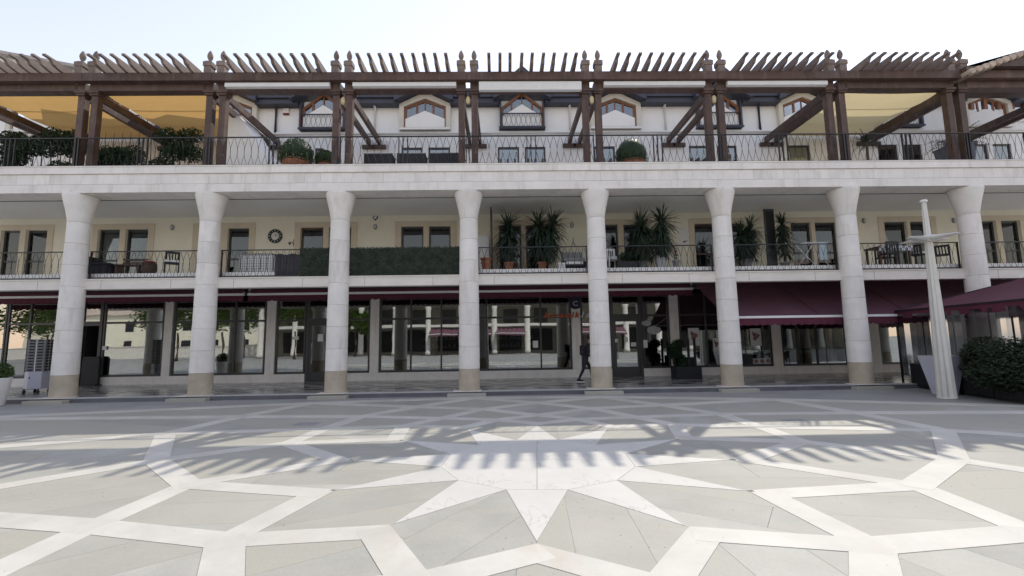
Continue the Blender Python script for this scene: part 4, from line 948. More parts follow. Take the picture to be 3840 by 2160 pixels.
# ================================================================== SHOP SIGNS AND DISPLAYS
def text_mesh(body, size, depth, shear=0., bold=0.):
    cu = bpy.data.curves.new('lettering', 'FONT'); cu.body = body; cu.size = size; cu.extrude = depth; cu.shear = shear; cu.offset = bold; cu.resolution_u = 4
    o = bpy.data.objects.new('tmp_lettering', cu); COL.objects.link(o); dg = bpy.context.evaluated_depsgraph_get(); dg.update()
    me = bpy.data.meshes.new_from_object(o.evaluated_get(dg)); bpy.data.objects.remove(o); return me
def put_text(body, x, y, z, size, m_, parent, depth=.012, shear=0., bold=0., width=None):
    """one mesh object per letter, standing upright facing the plaza"""
    adv = 0.; outs = []
    for ch in body:
        me = text_mesh(ch, size, depth, shear, bold); xs_ = [v.co.x for v in me.vertices]; w = max(xs_)-min(xs_); mn = min(xs_)
        for v in me.vertices: v.co.x -= mn
        me.materials.append(m_); outs.append((me, adv)); adv += w+size*.06
    k = width/adv if width else 1.
    for me, a in outs:
        for v in me.vertices: v.co.x *= k
        o = bpy.data.objects.new('letter', me); link(o, parent, (x+a*k, y, z)); o.rotation_euler.x = R(90)
    return adv*k
ys = YS-.10
p = at(2041, 1192, ys); q = at(2178, 1190, ys); r = at(2211, 1190, ys)
t = thing('shop_sign', 'orange and white slanted letters standing across the shop glass left of the fifth column', 'shop sign', p[:])
put_text('keramik', p.x, ys, p.z, .36, orange, t, shear=.25, bold=.012, width=q.x-p.x)
put_text('la', q.x+.03, ys, p.z+.0, .36, paper, t, shear=.25, bold=.006, width=(r.x-q.x)*.95)
MB().box(p.x, r.x, ys+.02, ys+.032, p.z+.05, p.z+.065).build('sign_rail', white_metal, t)
a, b = at(2140, 1112, YS-.09), at(2175, 1154, YS-.09)
t = thing('shop_banner', 'small dark blue banner with a white letter C on the pilaster', 'banner', ((a.x+b.x)/2, YS-.09, b.z))
cur = [(a.x, a.z), (a.x, b.z)]+[(a.x+(b.x-a.x)*k/8, b.z+.10*math.sin(math.pi*k/8)*.0-.06*math.sin(math.pi*k/8)) for k in range(1, 8)]+[(b.x, b.z), (b.x, a.z)]
MB().prism(cur, 'y', YS-.09, YS-.075).build('cloth', mat('banner_navy', (.02, .025, .05), .7, .15, 4), t)
put_text('C', a.x+.09, YS-.094, b.z+.09, .30, paper, t, depth=.004, width=.24)
# posters and stickers on the glass
def sheet(px0, px1, py0, py1, m_, name, label, cat, y=YS-.012, group=None):
    a, b = at(px0, py0, y), at(px1, py1, y); c = (a+b)/2
    t = thing(name, label, cat, (c.x, y, b.z), group); MB().box(a.x, b.x, y, y+.006, b.z, a.z).build('sheet', m_, t); return t, a, b
film = mat('frosted_film', (.10, .115, .12), .6, .1, 2)
for k, (p0, p1, lb) in enumerate(((2555, 2645, 'grey frosted film on the glass right of the black planter'), (2655, 2712, 'narrow grey frosted film behind the sixth column'), (2775, 2890, 'grey frosted film on the glass right of the sixth column'))):
    a, b = at(p0, 1187, YS+.06), at(p1, 1380, YS+.06); o = MB().box(a.x+.04, b.x-.04, YS+.06, YS+.066, SILL+.1, a.z-.03).build('frosted_film', film, None); tag(o, lb, 'window film', 'window films')
art = mat('poster_print', (.30, .17, .14), .8, .5, 14, bump=0)
rnd = random.Random(9)
for (a_, b_, c_, d_, lb) in ((2580, 2624, 1230, 1296, 'poster with a brown sketch behind the two dark stakes'), (2811, 2857, 1232, 1297, 'poster with a dark red sketch right of the sixth column'), (2673, 2700, 1268, 1318, 'half hidden poster left edge of the sixth column')):
    t, a, b = sheet(a_, b_, c_, d_, paper, 'poster', lb, 'poster', group='posters on the shop glass'); w, h = b.x-a.x, a.z-b.z; y = YS-.016
    pts = []
    for k in range(22):
        an = 2*math.pi*k/22; rr = 1+.28*math.sin(3*an+1)+rnd.uniform(-.16, .16); pts.append(((a.x+b.x)/2+w*.31*rr*math.cos(an), (a.z+b.z)/2+h*.06+h*.22*rr*math.sin(an)))
    MB().prism(pts, 'y', y, y+.003).build('drawing', art, t); MB().bar((a.x+w*.2, y-.001, a.z-h*.15), (a.x+w*.36, y-.001, a.z-h*.42), .03, .003, (0, 1, 0)).build('brush_stroke', blackm, t)
    MB().box(a.x+w*.45, a.x+w*.55, y, y+.003, b.z+h*.06, b.z+h*.09).build('caption_line', greym, t)
t, a, b = sheet(2824, 2890, 1344, 1364, lightgrey, 'menu_strip', 'low pale strip with three round food pictures on the glass', 'sign')
for k in range(3): MB().prism([(a.x+.13+k*.27+.09*math.cos(q*.4189), (a.z+b.z)/2+.09*math.sin(q*.4189)) for q in range(15)], 'y', YS-.017, YS-.012).build('round_picture', art, t)
cl_m = mat('cloud_cardboard', (.42, .43, .44), .8, .06, 4)
for k, (px, py, s_, lb) in enumerate(((2424, 1212, .15, 'small grey cloud shaped cutout hanging in the shop window'), (2452, 1238, .22, 'larger grey cloud shaped cutout hanging in the shop window'))):
    p = at(px, py, YS-.02); t = thing('cloud_cutout', lb, 'cutout', p[:], 'cloud cutouts'); pts = [(s_*1.35*math.cos(a)*(1+.10*abs(math.sin(3*a))), s_*.72*math.sin(a)*(1+.22*abs(math.sin(3*a)))) for a in [2*math.pi*q/36 for q in range(36)]]
    MB().prism(pts, 'y', -.012, 0).build('board', cl_m, t, p); MB().bar((0, -.006, .1), (0, -.006, .6), .004, .004).build('string', greym, t, p)
k = 0
for (a_, b_, c_, d_, y, lb) in ((1192, 1212, 1253, 1280, YS-.03, 'white notice on the glass door beside the third column'), (1096, 1119, 1262, 1274, YS-.012, 'small white sticker on the window left of that shop door'), (2341, 2355, 1264, 1284, YS-.03, 'tall white notice on the glass door right of the fifth column'), (2306, 2316, 1271, 1284, YS-.03, 'tiny white notice at the left edge of the glass door'), (2366, 2386, 1284, 1299, YS-.03, 'wide white notice at the right edge of the glass door'), (2412, 2429, 1275, 1304, YS-.012, 'pale sheet on the window below the cloud cutouts'), (384, 399, 1298, 1312, YS-.012, 'white notice on the window right of the open dark entrance'), (1998, 2018, 1278, 1304, YS-.012, 'pale sheet on the window left of the orange letters'), (2179, 2210, 1218, 1255, YS+.12, 'white grid board in the narrow window beside the fifth column')):
    sheet(a_, b_, c_, d_, paper, 'notice_sheet', lb, 'notice', y, 'notices on the shop glass')
# window displays
def disp(name, label, cat, px, y, parts, group=None):
    x = X(px, y, 1380); t = thing(name, label, cat, (x, y, ZA), group)
    for nm, m_, mb in parts: mb.build(nm, m_, t, (x, y, ZA))
    return t
B = lambda *a: MB().box(*a)
Yd = 20.85
disp('display_pedestal', 'white pedestal carrying an orange flower bowl in the second shop window', 'pedestal', 942, Yd, [('pillar', white_metal, B(-.2, .2, -.2, .2, .35, 1.05)), ('plate', lightgrey, B(-.23, .23, -.23, .23, 1.051, 1.08)), ('base', lightgrey, B(-.24, .24, -.24, .24, 0, .35))])
x = X(942, Yd, 1380); t = thing('flower_bowl', 'orange flower bowl on the white pedestal in the window', 'flower bowl', (x, Yd, ZA+1.08)); MB().lathe([(.08, 0), (.14, .1), (.15, .12)], (x, Yd, ZA+1.08), 14).build('bowl', wood, t); leaf_cloud(MB(), (x, Yd, ZA+1.28), (.16, .14, .13), 260, .05, rnd, .2).build('flowers', orange, t)
disp('red_vase', 'tall dark red vase on a low white plinth in the shop window', 'vase', 828, Yd, [('plinth', lightgrey, B(-.3, .3, -.2, .2, .3, .55)), ('vase', redm, MB().lathe([(.1, .55), (.17, .8), (.17, 1.15), (.08, 1.32), (.09, 1.4)], (0, 0, 0), 16)), ('support', mid_in, B(-.3, .3, -.2, .2, 0, .3))])
disp('display_block', 'pale grey display block beside the red vase', 'display block', 868, Yd+.3, [('block', lightgrey, B(-.16, .16, -.15, .15, 0, .85)), ('top', paper, B(-.17, .17, -.16, .16, .851, .88))])
disp('display_ledge', 'long pale display ledge in the window right of the open entrance', 'display ledge', 545, Yd, [('ledge', lightgrey, B(-.8, .8, -.25, .25, .42, .58)), ('front', greym, B(-.78, .78, -.22, .22, 0, .42))])
disp('clothes_bust', 'dark dressed bust with a striped front in the window near the first column', 'bust', 535, Yd+.15, [('torso', clothes_d, MB().lathe([(.12, .6), (.2, .75), (.17, 1.0), (.24, 1.3), (.2, 1.45), (.07, 1.52)], (0, 0, 0), 16)), ('head', mat('bust_head', (.10, .07, .06), .7, .2, 5), MB().lathe([(.06, 1.5), (.1, 1.62), (.12, 1.75), (.1, 1.87), (.03, 1.93)], (0, 0, 0), 14)), ('stripes', paper, B(-.12, .12, -.25, -.235, .92, .95).box(-.12, .12, -.25, -.235, 1.0, 1.03).box(-.12, .12, -.25, -.235, 1.08, 1.11))])
disp('hanging_coat', 'black coat on a stand at the left of the first large window', 'coat', 445, Yd+.2, [('coat', clothes_d, MB().lathe([(.3, .55), (.28, 1.0), (.24, 1.5), (.26, 1.75), (.08, 1.9)], (0, 0, 0), 12)), ('stand', greym, B(-.02, .02, -.02, .02, 0, 1.95).box(-.2, .2, -.2, .2, 0, .03))])
for px, w, h, lb in ((1048, .14, .28, 'small white box on the floor of the window left of the shop door'), (1107, .16, .3, 'pale box in the window just left of the shop door'), (1443, .2, .34, 'white box at the left end of the wide middle window'), (1475, .14, .2, 'low white box beside the dark cabinet in the middle window'), (1522, .12, .42, 'tall white box beside the first mullion of the middle window'), (2470, .12, .2, 'blue grey box low in the window left of the black planter')):
    disp('display_box', lb, 'box', px, 20.7, [('body', paper, B(-w, w, -.12, .12, .36, .36+h)), ('lid', white_metal, B(-w-.01, w+.01, -.13, .13, .361+h, .39+h)), ('shelf', mid_in, B(-w, w, -.12, .12, 0, .36))], 'boxes in the shop windows')
disp('dark_cabinet', 'dark upright cabinet behind the wide middle shop window', 'cabinet', 1490, 21.2, [('body', blackm, B(-.22, .22, -.2, .2, 0, 1.45)), ('door', alu, B(-.2, .2, -.215, -.2, .05, 1.4))])
for px, lb, w in ((1660, 'glass fronted shelf of small goods in the right half of the middle window', .95), (1930, 'wide shelf unit behind the window left of the orange letters', 1.3), (760, 'dark shelf unit in the window beside the second column', .9)):
    x = X(px, 22.6, 1300); t = thing('shop_shelf', lb, 'shelf unit', (x, 22.6, ZA), 'shelf units inside the shops')
    MB().box(-w, w, .2, .23, 0, 2.3).build('back', mid_in, t, (x, 22.6, ZA))
    for k in range(6): MB().box(-w, w, -.2, .2, .2+k*.38, .225+k*.38).build('shelf', lightgrey, t, (x, 22.6, ZA))
    for a in (-w, w-.03): MB().box(a, a+.03, -.2, .2, 0, 2.3).build('side', mid_in, t, (x, 22.6, ZA))
    mb = MB()
    for k in range(6):
        for q in range(int(w*9)):
            u = -w+.1+q*.2+rnd.uniform(-.03, .03); s_ = rnd.uniform(.03, .07); mb.box(u-s_, u+s_, -.1, .06, .226+k*.38, .226+k*.38+rnd.uniform(.06, .2))
    o = mb.build('goods', rnd.choice((greym, lightgrey)), t, (x, 22.6, ZA)); o['kind'] = 'stuff'
# bicycle in the window beside the pilaster
x, y = X(2108, 20.95, 1380), 20.95; t = thing('bicycle', 'black bicycle behind the glass just left of the pilaster under the banner', 'bicycle', (x, y, ZA+.4))
def wheel(cx, cz, r):
    mb = MB(); pts = [(cx+r*math.cos(a), 0, cz+r*math.sin(a)) for a in [2*math.pi*k/20 for k in range(21)]]; mb.tube(pts, .022, 6)
    o = mb.build('wheel', blackm, t, (x, y, ZA+.38)); sp = MB()
    for k in range(9):
        a = math.pi*k/9; sp.bar((cx+r*math.cos(a), 0, cz+r*math.sin(a)), (cx-r*math.cos(a), 0, cz-r*math.sin(a)), .006, .006, (0, 1, 0))
    sp.build('spokes', lightgrey, o, (x, y, ZA+.38))
wheel(-.42, .31, .3); wheel(.3, .31, .3)
MB().tube([(-.42, 0, .31), (-.1, 0, .35), (-.2, 0, .75), (-.42, 0, .31)], .018, 6).tube([(-.1, 0, .35), (.2, 0, .78), (-.2, 0, .72)], .018, 6).tube([(.3, 0, .31), (.19, 0, .85)], .016, 6).build('frame', blackm, t, (x, y, ZA+.38))
MB().tube([(.19, -.2, .9), (.18, 0, .87), (.19, .2, .9)], .014, 6).build('handlebar', lightgrey, t, (x, y, ZA+.38)); MB().box(-.32, -.1, -.05, .05, .8, .85).build('saddle', blackm, t, (x, y, ZA+.38))
MB().box(-.85, .75, -.25, .25, 0, .38).build('stand', mid_in, t, (x, y, ZA))

# entrance blackboard case in the open doorway
x = X(338, 20.2, 1380); t = thing('suitcase_sign', 'tall rounded black board standing in the open shop entrance', 'board', (x, 20.25, ZA))
MB().prism([(-.36, 0), (.36, 0), (.36, 1.12), (.28, 1.22), (-.28, 1.22), (-.36, 1.12)], 'y', -.06, .06).build('panel', blackm, t, (x, 20.25, ZA)); MB().box(-.38, .38, -.2, .2, 0, .04).build('foot', blackm, t, (x, 20.25, ZA))

# black planter with stakes
gx0, gx1 = X(2527, 19.0, 1400), X(2628, 18.6, 1400); xc = (gx0+gx1)/2; yc = 18.9
t = thing('black_planter', 'square black planter with dark bush and two stakes left of the sixth column', 'planter', (xc, yc, ZA))
MB().box(-.52, .52, -.32, .32, 0, .50).build('box', blackm, t, (xc, yc, ZA), bevel=.015); MB().box(.12, .52, .30, .33, .5, .85).build('raised_end', blackm, t, (xc, yc, ZA))
for a in (.14, .40): MB().box(a-.05, a+.05, -.03, .03, .5, 1.62).build('stake', blackm, t, (xc, yc, ZA), bevel=.01)
mb = MB(); rnd = random.Random(12)
for q in range(6): leaf_cloud(mb, (-.25+rnd.uniform(-.2, .25), rnd.uniform(-.1, .1), .65+q*.15), (.28, .26, .2), 420, .06, rnd, .2)
mb.build('foliage', leaf_d, t, (xc, yc, ZA)); MB().tube([(-.25, 0, .45), (-.2, 0, 1.0), (-.1, 0, 1.4)], [.03, .02, .01], 6).build('stem', bark, t, (xc, yc, ZA))

# sunglasses rack at left
x, y = -17.05, 17.45; t = thing('display_rack', 'white wheeled display rack hung with rows of sunglasses beside the first column', 'display rack', (x, y, ZA))
hexa = [(.36*math.cos(a), .36*math.sin(a)) for a in [math.pi/6+k*math.pi/3 for k in range(6)]]
lav = mat('lavender_white', (.52, .52, .60), .5, .05, 3)
MB().prism(hexa, 'z', .16, .78).build('base', lav, t, (x, y, ZA), bevel=.02)
for a in (-.25, .25):
    for b in (-.2, .2): MB().lathe([(.02, .0), (.05, .03), (.05, .09), (.02, .12)], (a, b, 0), 10).box(a-.015, a+.015, b-.015, b+.015, .1, .17).build('caster', blackm, t, (x, y, ZA))
MB().box(-.03, .05, -.345, -.335, .52, .6).build('label_plate', blackm, t, (x, y, ZA))
MB().tube([(0, 0, .78), (0, 0, 1.98)], .03, 8).build('pole', greym, t, (x, y, ZA))
for k in range(4):
    a = .35+k*math.pi/2; d = Vector((math.cos(a), math.sin(a), 0)); n_ = Vector((-d.y, d.x, 0)); pn = bpy.data.objects.new('panel', MB().obox(d*.24+Vector((0, 0, 1.36)), n_, d, (0, 0, 1), .24, .015, .58).mesh('panel', greym)); link(pn, t, (x, y, ZA))
    mb = MB()
    for r_ in range(11):
        for s_ in (-1, 1):
            c = d*.275+Vector((0, 0, .84+r_*.105))+n_*s_*.12; mb.obox(c+n_*.04, n_, d, (0, 0, 1), .032, .012, .022); mb.obox(c-n_*.04, n_, d, (0, 0, 1), .032, .012, .022); mb.obox(c+Vector((0, 0, .018)), n_, d, (0, 0, 1), .02, .008, .005)
    o = mb.build('sunglasses', blackm, pn, (x, y, ZA)); o['kind'] = 'stuff'
    MB().obox(d*.262+Vector((0, 0, 1.36)), n_, d, (0, 0, 1), .012, .006, .57).build('hanger_strip', white_metal, pn, (x, y, ZA))
# white pot at the far left edge
p = ground(-22, 1523); t = thing('white_planter', 'white tapered planter with small bush at the far left edge', 'planter', (p.x, p.y, 0)); rnd = random.Random(2)
mb = MB().lathe([(.20, 0), (.22, .02), (.33, .82), (.34, .85), (.29, .85), (.27, .75)], (0, 0, 0), 24); mb.build('pot', white_metal, t, (p.x, p.y, 0))
leaf_cloud(MB(), (0, 0, 1.02), (.36, .36, .3), 1100, .05, rnd, .4).build('foliage', leaf_g, t, (p.x, p.y, 0)); MB().tube([(0, 0, .7), (0, 0, 1.1)], .03, 6).build('stem', bark, t, (p.x, p.y, 0))

# ================================================================== STREET LAMP
x, y = 12.22, 12.74; t = thing('street_lamp', 'tall tapered white steel street lamp with flat winged head', 'street lamp', (x, y, 0))
def cross_pole(z0, z1, r0, r1):
    """four ribbed tapering shaft"""
    mb = MB(); prof_ = []
    for k in range(16):
        a = 2*math.pi*k/16; rr = (1., .80, .52, .80)[k % 4]; prof_.append((math.cos(a)*rr, math.sin(a)*rr))
    n = 16; vs = [(p[0]*r0, p[1]*r0, z0) for p in prof_]+[(p[0]*r1, p[1]*r1, z1) for p in prof_]
    mb.add(vs, [(i, (i+1) % n, n+(i+1) % n, n+i) for i in range(n)]+[tuple(range(n-1, -1, -1)), tuple(range(n, 2*n))]); return mb
o = cross_pole(0, 4.40, .225, .095).build('shaft', paint_steel, t, (x, y, 0)); o.rotation_euler.z = .5
o = cross_pole(4.56, 5.55, .088, .060).build('upper_shaft', paint_steel, t, (x, y, 0)); o.rotation_euler.z = .5
MB().lathe([(.08, 5.55), (.09, 5.57), (.09, 5.61), (.05, 5.63)], (0, 0, 0), 20).build('top_cap', white_metal, t, (x, y, 0))
MB().box(-.14, .14, -.14, .14, 4.38, 4.58).build('collar', paint_steel, t, (x, y, 0), bevel=.03)
for k in range(4):
    a = .25+k*math.pi/2; d = Vector((math.cos(a), math.sin(a), 0)); sd = Vector((-d.y, d.x, 0)); mb = MB(); vs = []; n = 8
    for q in range(n+1):
        u = q/n; c = d*(.1+.66*u); w = .24*math.sqrt(max(0.0, 1-u**2.2))+.01; th = .085*(1-u)**.7+.008; zc = 4.47+.02*u
        vs += [c-sd*w+Vector((0, 0, zc)), c+Vector((0, 0, zc+th)), c+sd*w+Vector((0, 0, zc)), c+Vector((0, 0, zc-th*.7))]
    fs = []
    for q in range(n):
        for e_ in range(4): fs.append((q*4+e_, q*4+(e_+1) % 4, (q+1)*4+(e_+1) % 4, (q+1)*4+e_))
    fs += [(3, 2, 1, 0), tuple(n*4+e_ for e_ in range(4))]; mb.add(vs, fs, True); mb.build('wing', white_metal, t, (x, y, 0))
MB().lathe([(.235, -.004), (.235, .015), (.2, .03)], (0, 0, 0), 20).build('base_plate', paint_steel, t, (x, y, 0))
p = Vector((12.95, 13.55, 0)); t = thing('white_planter', 'tall white tapered planter standing behind the street lamp', 'planter', p[:]); mb = MB(); a, b, h = .2, .37, 1.12
mb.add([(-a, -a, 0), (a, -a, 0), (a, a, 0), (-a, a, 0), (-b, -b, h), (b, -b, h), (b, b, h), (-b, b, h), (-b+.04, -b+.04, h), (b-.04, -b+.04, h), (b-.04, b-.04, h), (-b+.04, b-.04, h), (-b+.06, -b+.06, h-.1), (b-.06, -b+.06, h-.1), (b-.06, b-.06, h-.1), (-b+.06, b-.06, h-.1)],
       [(3, 2, 1, 0), (0, 1, 5, 4), (1, 2, 6, 5), (2, 3, 7, 6), (3, 0, 4, 7), (4, 5, 9, 8), (5, 6, 10, 9), (6, 7, 11, 10), (7, 4, 8, 11), (8, 9, 13, 12), (9, 10, 14, 13), (10, 11, 15, 14), (11, 8, 12, 15), (12, 13, 14, 15)])
mb.build('pot', lav, t, p); MB().box(-b+.07, b-.07, -b+.07, b-.07, h-.099, h-.08).build('soil', bark, t, p)

# ================================================================== CAFE PAVILION
t = thing('cafe_pavilion', 'burgundy tent roof over a cafe terrace with clear plastic sides', 'pavilion', (16.2, 13.4, 0))
c = [Vector((13.95, 16.1, 2.62)), Vector((13.05, 11.1, 2.62)), Vector((18.2, 10.4, 2.62)), Vector((19.0, 15.6, 2.62))]; ap = Vector((16.3, 13.2, 3.62))
mb = MB(); n = 10
for k in range(4):
    a, b = c[k], c[(k+1) % 4]
    for i in range(n):
        for j in range(n):
            def P(u, v):
                e_ = a+(b-a)*u; q = e_+(ap-e_)*v; q.z += -.10*math.sin(math.pi*v)*(.5+.5*math.sin(math.pi*u)); return q
            mb.add([P(i/n, j/n), P((i+1)/n, j/n), P((i+1)/n, (j+1)/n), P(i/n, (j+1)/n)], [(0, 1, 2, 3)], True)
mb.build('roof_cloth', burg_p, t)
for k in range(4):
    a, b = c[k], c[(k+1) % 4]; mb = MB(); n = 24; vs = []
    for i in range(n+1):
        q = a+(b-a)*i/n; w_ = (b-a).cross(Vector((0, 0, 1))).normalized()*.015*math.sin(i*1.3); vs += [q+w_+Vector((0, 0, -.30-.012*math.sin(i*2.1))), q]
    mb.add(vs, [(2*i, 2*i+2, 2*i+3, 2*i+1) for i in range(n)], True); mb.build('valance', burg, t)
    MB().tube([(a.x, a.y, 0), (a.x, a.y, 2.6)], .035, 8).build('post', blackm, t); MB().bar(a-Vector((0, 0, .03)), b-Vector((0, 0, .03)), .05, .05).build('edge_beam', blackm, t)
    MB().bar(a-Vector((0, 0, .02)), ap-Vector((0, 0, .06)), .04, .04).build('hip_rafter', blackm, t)
MB().lathe([(.05, 0), (.09, .05), (.05, .12), (.01, .2)], (0, 0, 0), 12).build('finial', blackm, t, ap)
for k in (0, 3):
    a, b = c[k], c[(k+1) % 4]; L_ = 4
    for i in range(L_):
        p, q = a+(b-a)*i/L_, a+(b-a)*(i+1)/L_; mb = MB(); d = (q-p).normalized()
        for s_ in range(6):
            u0, u1 = s_/6, (s_+1)/6; w0 = .02*math.sin(u0*9+i); w1 = .02*math.sin(u1*9+i); nn = Vector((d.y, -d.x, 0))
            P0, P1 = p+(q-p)*u0+nn*w0, p+(q-p)*u1+nn*w1
            mb.add([Vector((P0.x, P0.y, .35)), Vector((P1.x, P1.y, .35)), Vector((P1.x, P1.y, 2.45)), Vector((P0.x, P0.y, 2.45))], [(0, 1, 2, 3)], True)
        mb.build('clear_sheet', clearsheet if k == 0 else glass('shade_tinted_sheet', .03, (.16, .17, .19), .1), t); MB().tube([(q.x, q.y, .0), (q.x, q.y, 2.4)], .018, 6).build('sheet_pole', blackm, t)  # rear sheets tinted dark to stand for the shade inside the pavilion
# dark troughs along its open side, bush
a, b = Vector((13.75, 15.55, 0)), Vector((12.85, 11.2, 0)); d = (b-a).normalized(); nn = Vector((-d.y, d.x, 0))
names = ['farthest of the dark planter troughs along the cafe pavilion', 'second dark planter trough along the pavilion, behind the street lamp', 'third dark planter trough along the pavilion, right of the street lamp', 'nearest dark planter trough of the cafe pavilion']
for k in range(4):
    cc = a+(b-a)*((k+.5)/4); t = thing('planter_trough', names[k], 'planter', cc[:], 'cafe planter troughs'); h = .72 if k else .78
    MB().obox(cc+nn*.2+Vector((0, 0, h/2+.03)), d, nn, (0, 0, 1), .53, .2, h/2-.03).build('trough', blackm, t, bevel=.0); MB().obox(cc+nn*.2+Vector((0, 0, h+.012)), d, nn, (0, 0, 1), .545, .215, .012).build('rim', alu, t)
    MB().obox(cc+nn*.2+Vector((0, 0, .015)), d, nn, (0, 0, 1), .5, .17, .015).build('foot', alu, t)
rnd = random.Random(31)
for k, (u, r_, z_, nl, lb) in enumerate(((.88, .80, .85, 5200, 'large green bush in the nearest trough of the cafe pavilion'), (.64, .50, .98, 2200, 'green bush in the third trough of the cafe pavilion'))):
    cc = a+(b-a)*u+nn*.08; t = thing('bush', lb, 'bush', (cc.x, cc.y, .7), 'cafe bushes'); mb = MB()
    for q in range(6): leaf_cloud(mb, (cc.x+rnd.uniform(-.25, .25), cc.y+rnd.uniform(-.35, .35), z_+rnd.uniform(-.4, .45)), (r_*.7, r_*.8, r_*.55), nl//3, .045, rnd, .35)
    mb.build('foliage', leaf_c, t); MB().tube([(cc.x, cc.y, .6), (cc.x+.05, cc.y, 1.3)], [.04, .015], 6).build('stem', bark, t)
# tables and chairs seen through the sheets
for k, (tx, ty) in enumerate(((15.2, 14.6), (16.6, 12.6), (15.0, 12.6))):
    t = thing('cafe_table', ['round dark cafe table at the back of the pavilion', 'round dark cafe table in the middle of the pavilion', 'round dark cafe table beside the pavilion planters'][k], 'table', (tx, ty, 0), 'cafe tables'); MB().lathe([(.38, .72), (.40, .73), (.40, .75), (.38, .76)], (tx, ty, 0), 20).build('tabletop', wood, t); MB().lathe([(.22, 0), (.2, .03), (.03, .06), (.03, .72)], (tx, ty, 0), 12).build('pedestal', blackm, t)
    for s_ in (-1, 1):
        ch = chair(tx+s_*.62, ty+.1, 0, -s_*1.4, '%s dark chair at the %s table' % ('left hand' if s_ < 0 else 'right hand', ['back', 'middle', 'planter side'][k]), blackm); ch['label'] = ch['label'].replace('table', 'cafe table'); ch['group'] = 'cafe chairs'
# low table and stand under the let-down awning
t = thing('bar_table', 'dark round pedestal table under the let down awning right of the seventh column', 'table', (14.6, 18.6, ZA)); MB().lathe([(.3, 1.0), (.3, 1.04)], (14.6, 18.6, ZA), 18).build('tabletop', blackm, t); MB().lathe([(.24, 0), (.22, .03), (.03, .07), (.03, 1.0)], (14.6, 18.6, ZA), 12).build('pedestal', blackm, t)

# ================================================================== PERSON
def person():
    x, y = 3.20, 18.15; t = thing('person', 'person in dark clothes and white soled shoes walking behind the fifth column', 'person', (x, y, ZA))
    J = {'pelvis': (0, 0, .92), 'spine': (.05, 0, 1.12), 'chest': (.12, 0, 1.34), 'neck': (.17, 0, 1.49), 'head0': (.20, 0, 1.58), 'head1': (.22, 0, 1.70),
         'hipL': (0, -.09, .88), 'kneeL': (-.10, -.1, .50), 'ankL': (-.30, -.1, .11), 'toeL': (-.14, -.1, .05), 'hipR': (.0, .09, .88), 'kneeR': (.22, .1, .50), 'ankR': (.26, .1, .10), 'toeR': (.44, .1, .05),
         'shL': (.12, -.19, 1.38), 'elL': (.05, -.25, 1.10), 'wrL': (.24, -.22, .93), 'haL': (.31, -.2, .90), 'shR': (.12, .19, 1.38), 'elR': (.02, .24, 1.11), 'wrR': (.12, .24, .88), 'haR': (.15, .24, .80)}
    E_ = [('pelvis', 'spine'), ('spine', 'chest'), ('chest', 'neck'), ('neck', 'head0'), ('head0', 'head1'), ('pelvis', 'hipL'), ('hipL', 'kneeL'), ('kneeL', 'ankL'), ('ankL', 'toeL'), ('pelvis', 'hipR'), ('hipR', 'kneeR'), ('kneeR', 'ankR'), ('ankR', 'toeR'),
          ('chest', 'shL'), ('shL', 'elL'), ('elL', 'wrL'), ('wrL', 'haL'), ('chest', 'shR'), ('shR', 'elR'), ('elR', 'wrR'), ('wrR', 'haR')]
    RR = {'pelvis': .135, 'spine': .13, 'chest': .15, 'neck': .055, 'head0': .075, 'head1': .085, 'hipL': .095, 'kneeL': .065, 'ankL': .045, 'toeL': .035, 'hipR': .095, 'kneeR': .065, 'ankR': .045, 'toeR': .035, 'shL': .07, 'elL': .05, 'wrL': .035, 'haL': .03, 'shR': .07, 'elR': .05, 'wrR': .035, 'haR': .03}
    ks = list(J); me = bpy.data.meshes.new('body'); me.from_pydata([J[k] for k in ks], [(ks.index(a), ks.index(b)) for a, b in E_], [])
    o = bpy.data.objects.new('body', me); link(o, t, (x, y, ZA)); sk = o.modifiers.new('skin', 'SKIN')
    for i, k in enumerate(ks):
        v = me.skin_vertices[0].data[i]; v.radius = (RR[k], RR[k]); v.use_root = k == 'pelvis'
    sb = o.modifiers.new('sub', 'SUBSURF'); sb.levels = 2; sb.render_levels = 2
    dg = bpy.context.evaluated_depsgraph_get(); dg.update(); m2 = bpy.data.meshes.new_from_object(o.evaluated_get(dg)); o.modifiers.clear(); o.data = m2
    m2.materials.clear(); m2.materials.append(clothes_d); m2.materials.append(skin_m)
    for pl in m2.polygons:
        pl.use_smooth = True; cz = pl.center
        if cz.z > 1.50 or (cz.x > .26 and .84 < cz.z < .97 and cz.y < -.15) or (cz.z < .87 and cz.y > .21 and cz.z > .7): pl.material_index = 1
    MB().lathe([(.098, 0), (.108, .07), (.095, .13), (.05, .17)], (.205, 0, 1.65), 14).build('hair', blackm, t, (x, y, ZA))
    for ax, ay in ((-.30, -.1), (.26, .1)):
        MB().prism([(ax-.07, .0), (ax+.21, .0), (ax+.23, .03), (ax-.08, .035)], 'y', ay-.05, ay+.05).build('sole', paper, t, (x, y, ZA), bevel=.008); MB().prism([(ax-.075, .036), (ax+.22, .034), (ax+.18, .075), (ax+.05, .12), (ax-.07, .13)], 'y', ay-.047, ay+.047).build('shoe', blackm, t, (x, y, ZA), bevel=.015)
    bp_ = MB().box(-.16, .02, -.15, .15, 1.02, 1.42).build('backpack', clothes_d, None, (x-.04, y, ZA), bevel=.05); tag(bp_, 'dark backpack with a red patch on the walking person', 'backpack')
    MB().box(-.168, -.16, -.06, .06, 1.1, 1.2).build('patch', redm, bp_, (x-.04, y, ZA))
person()

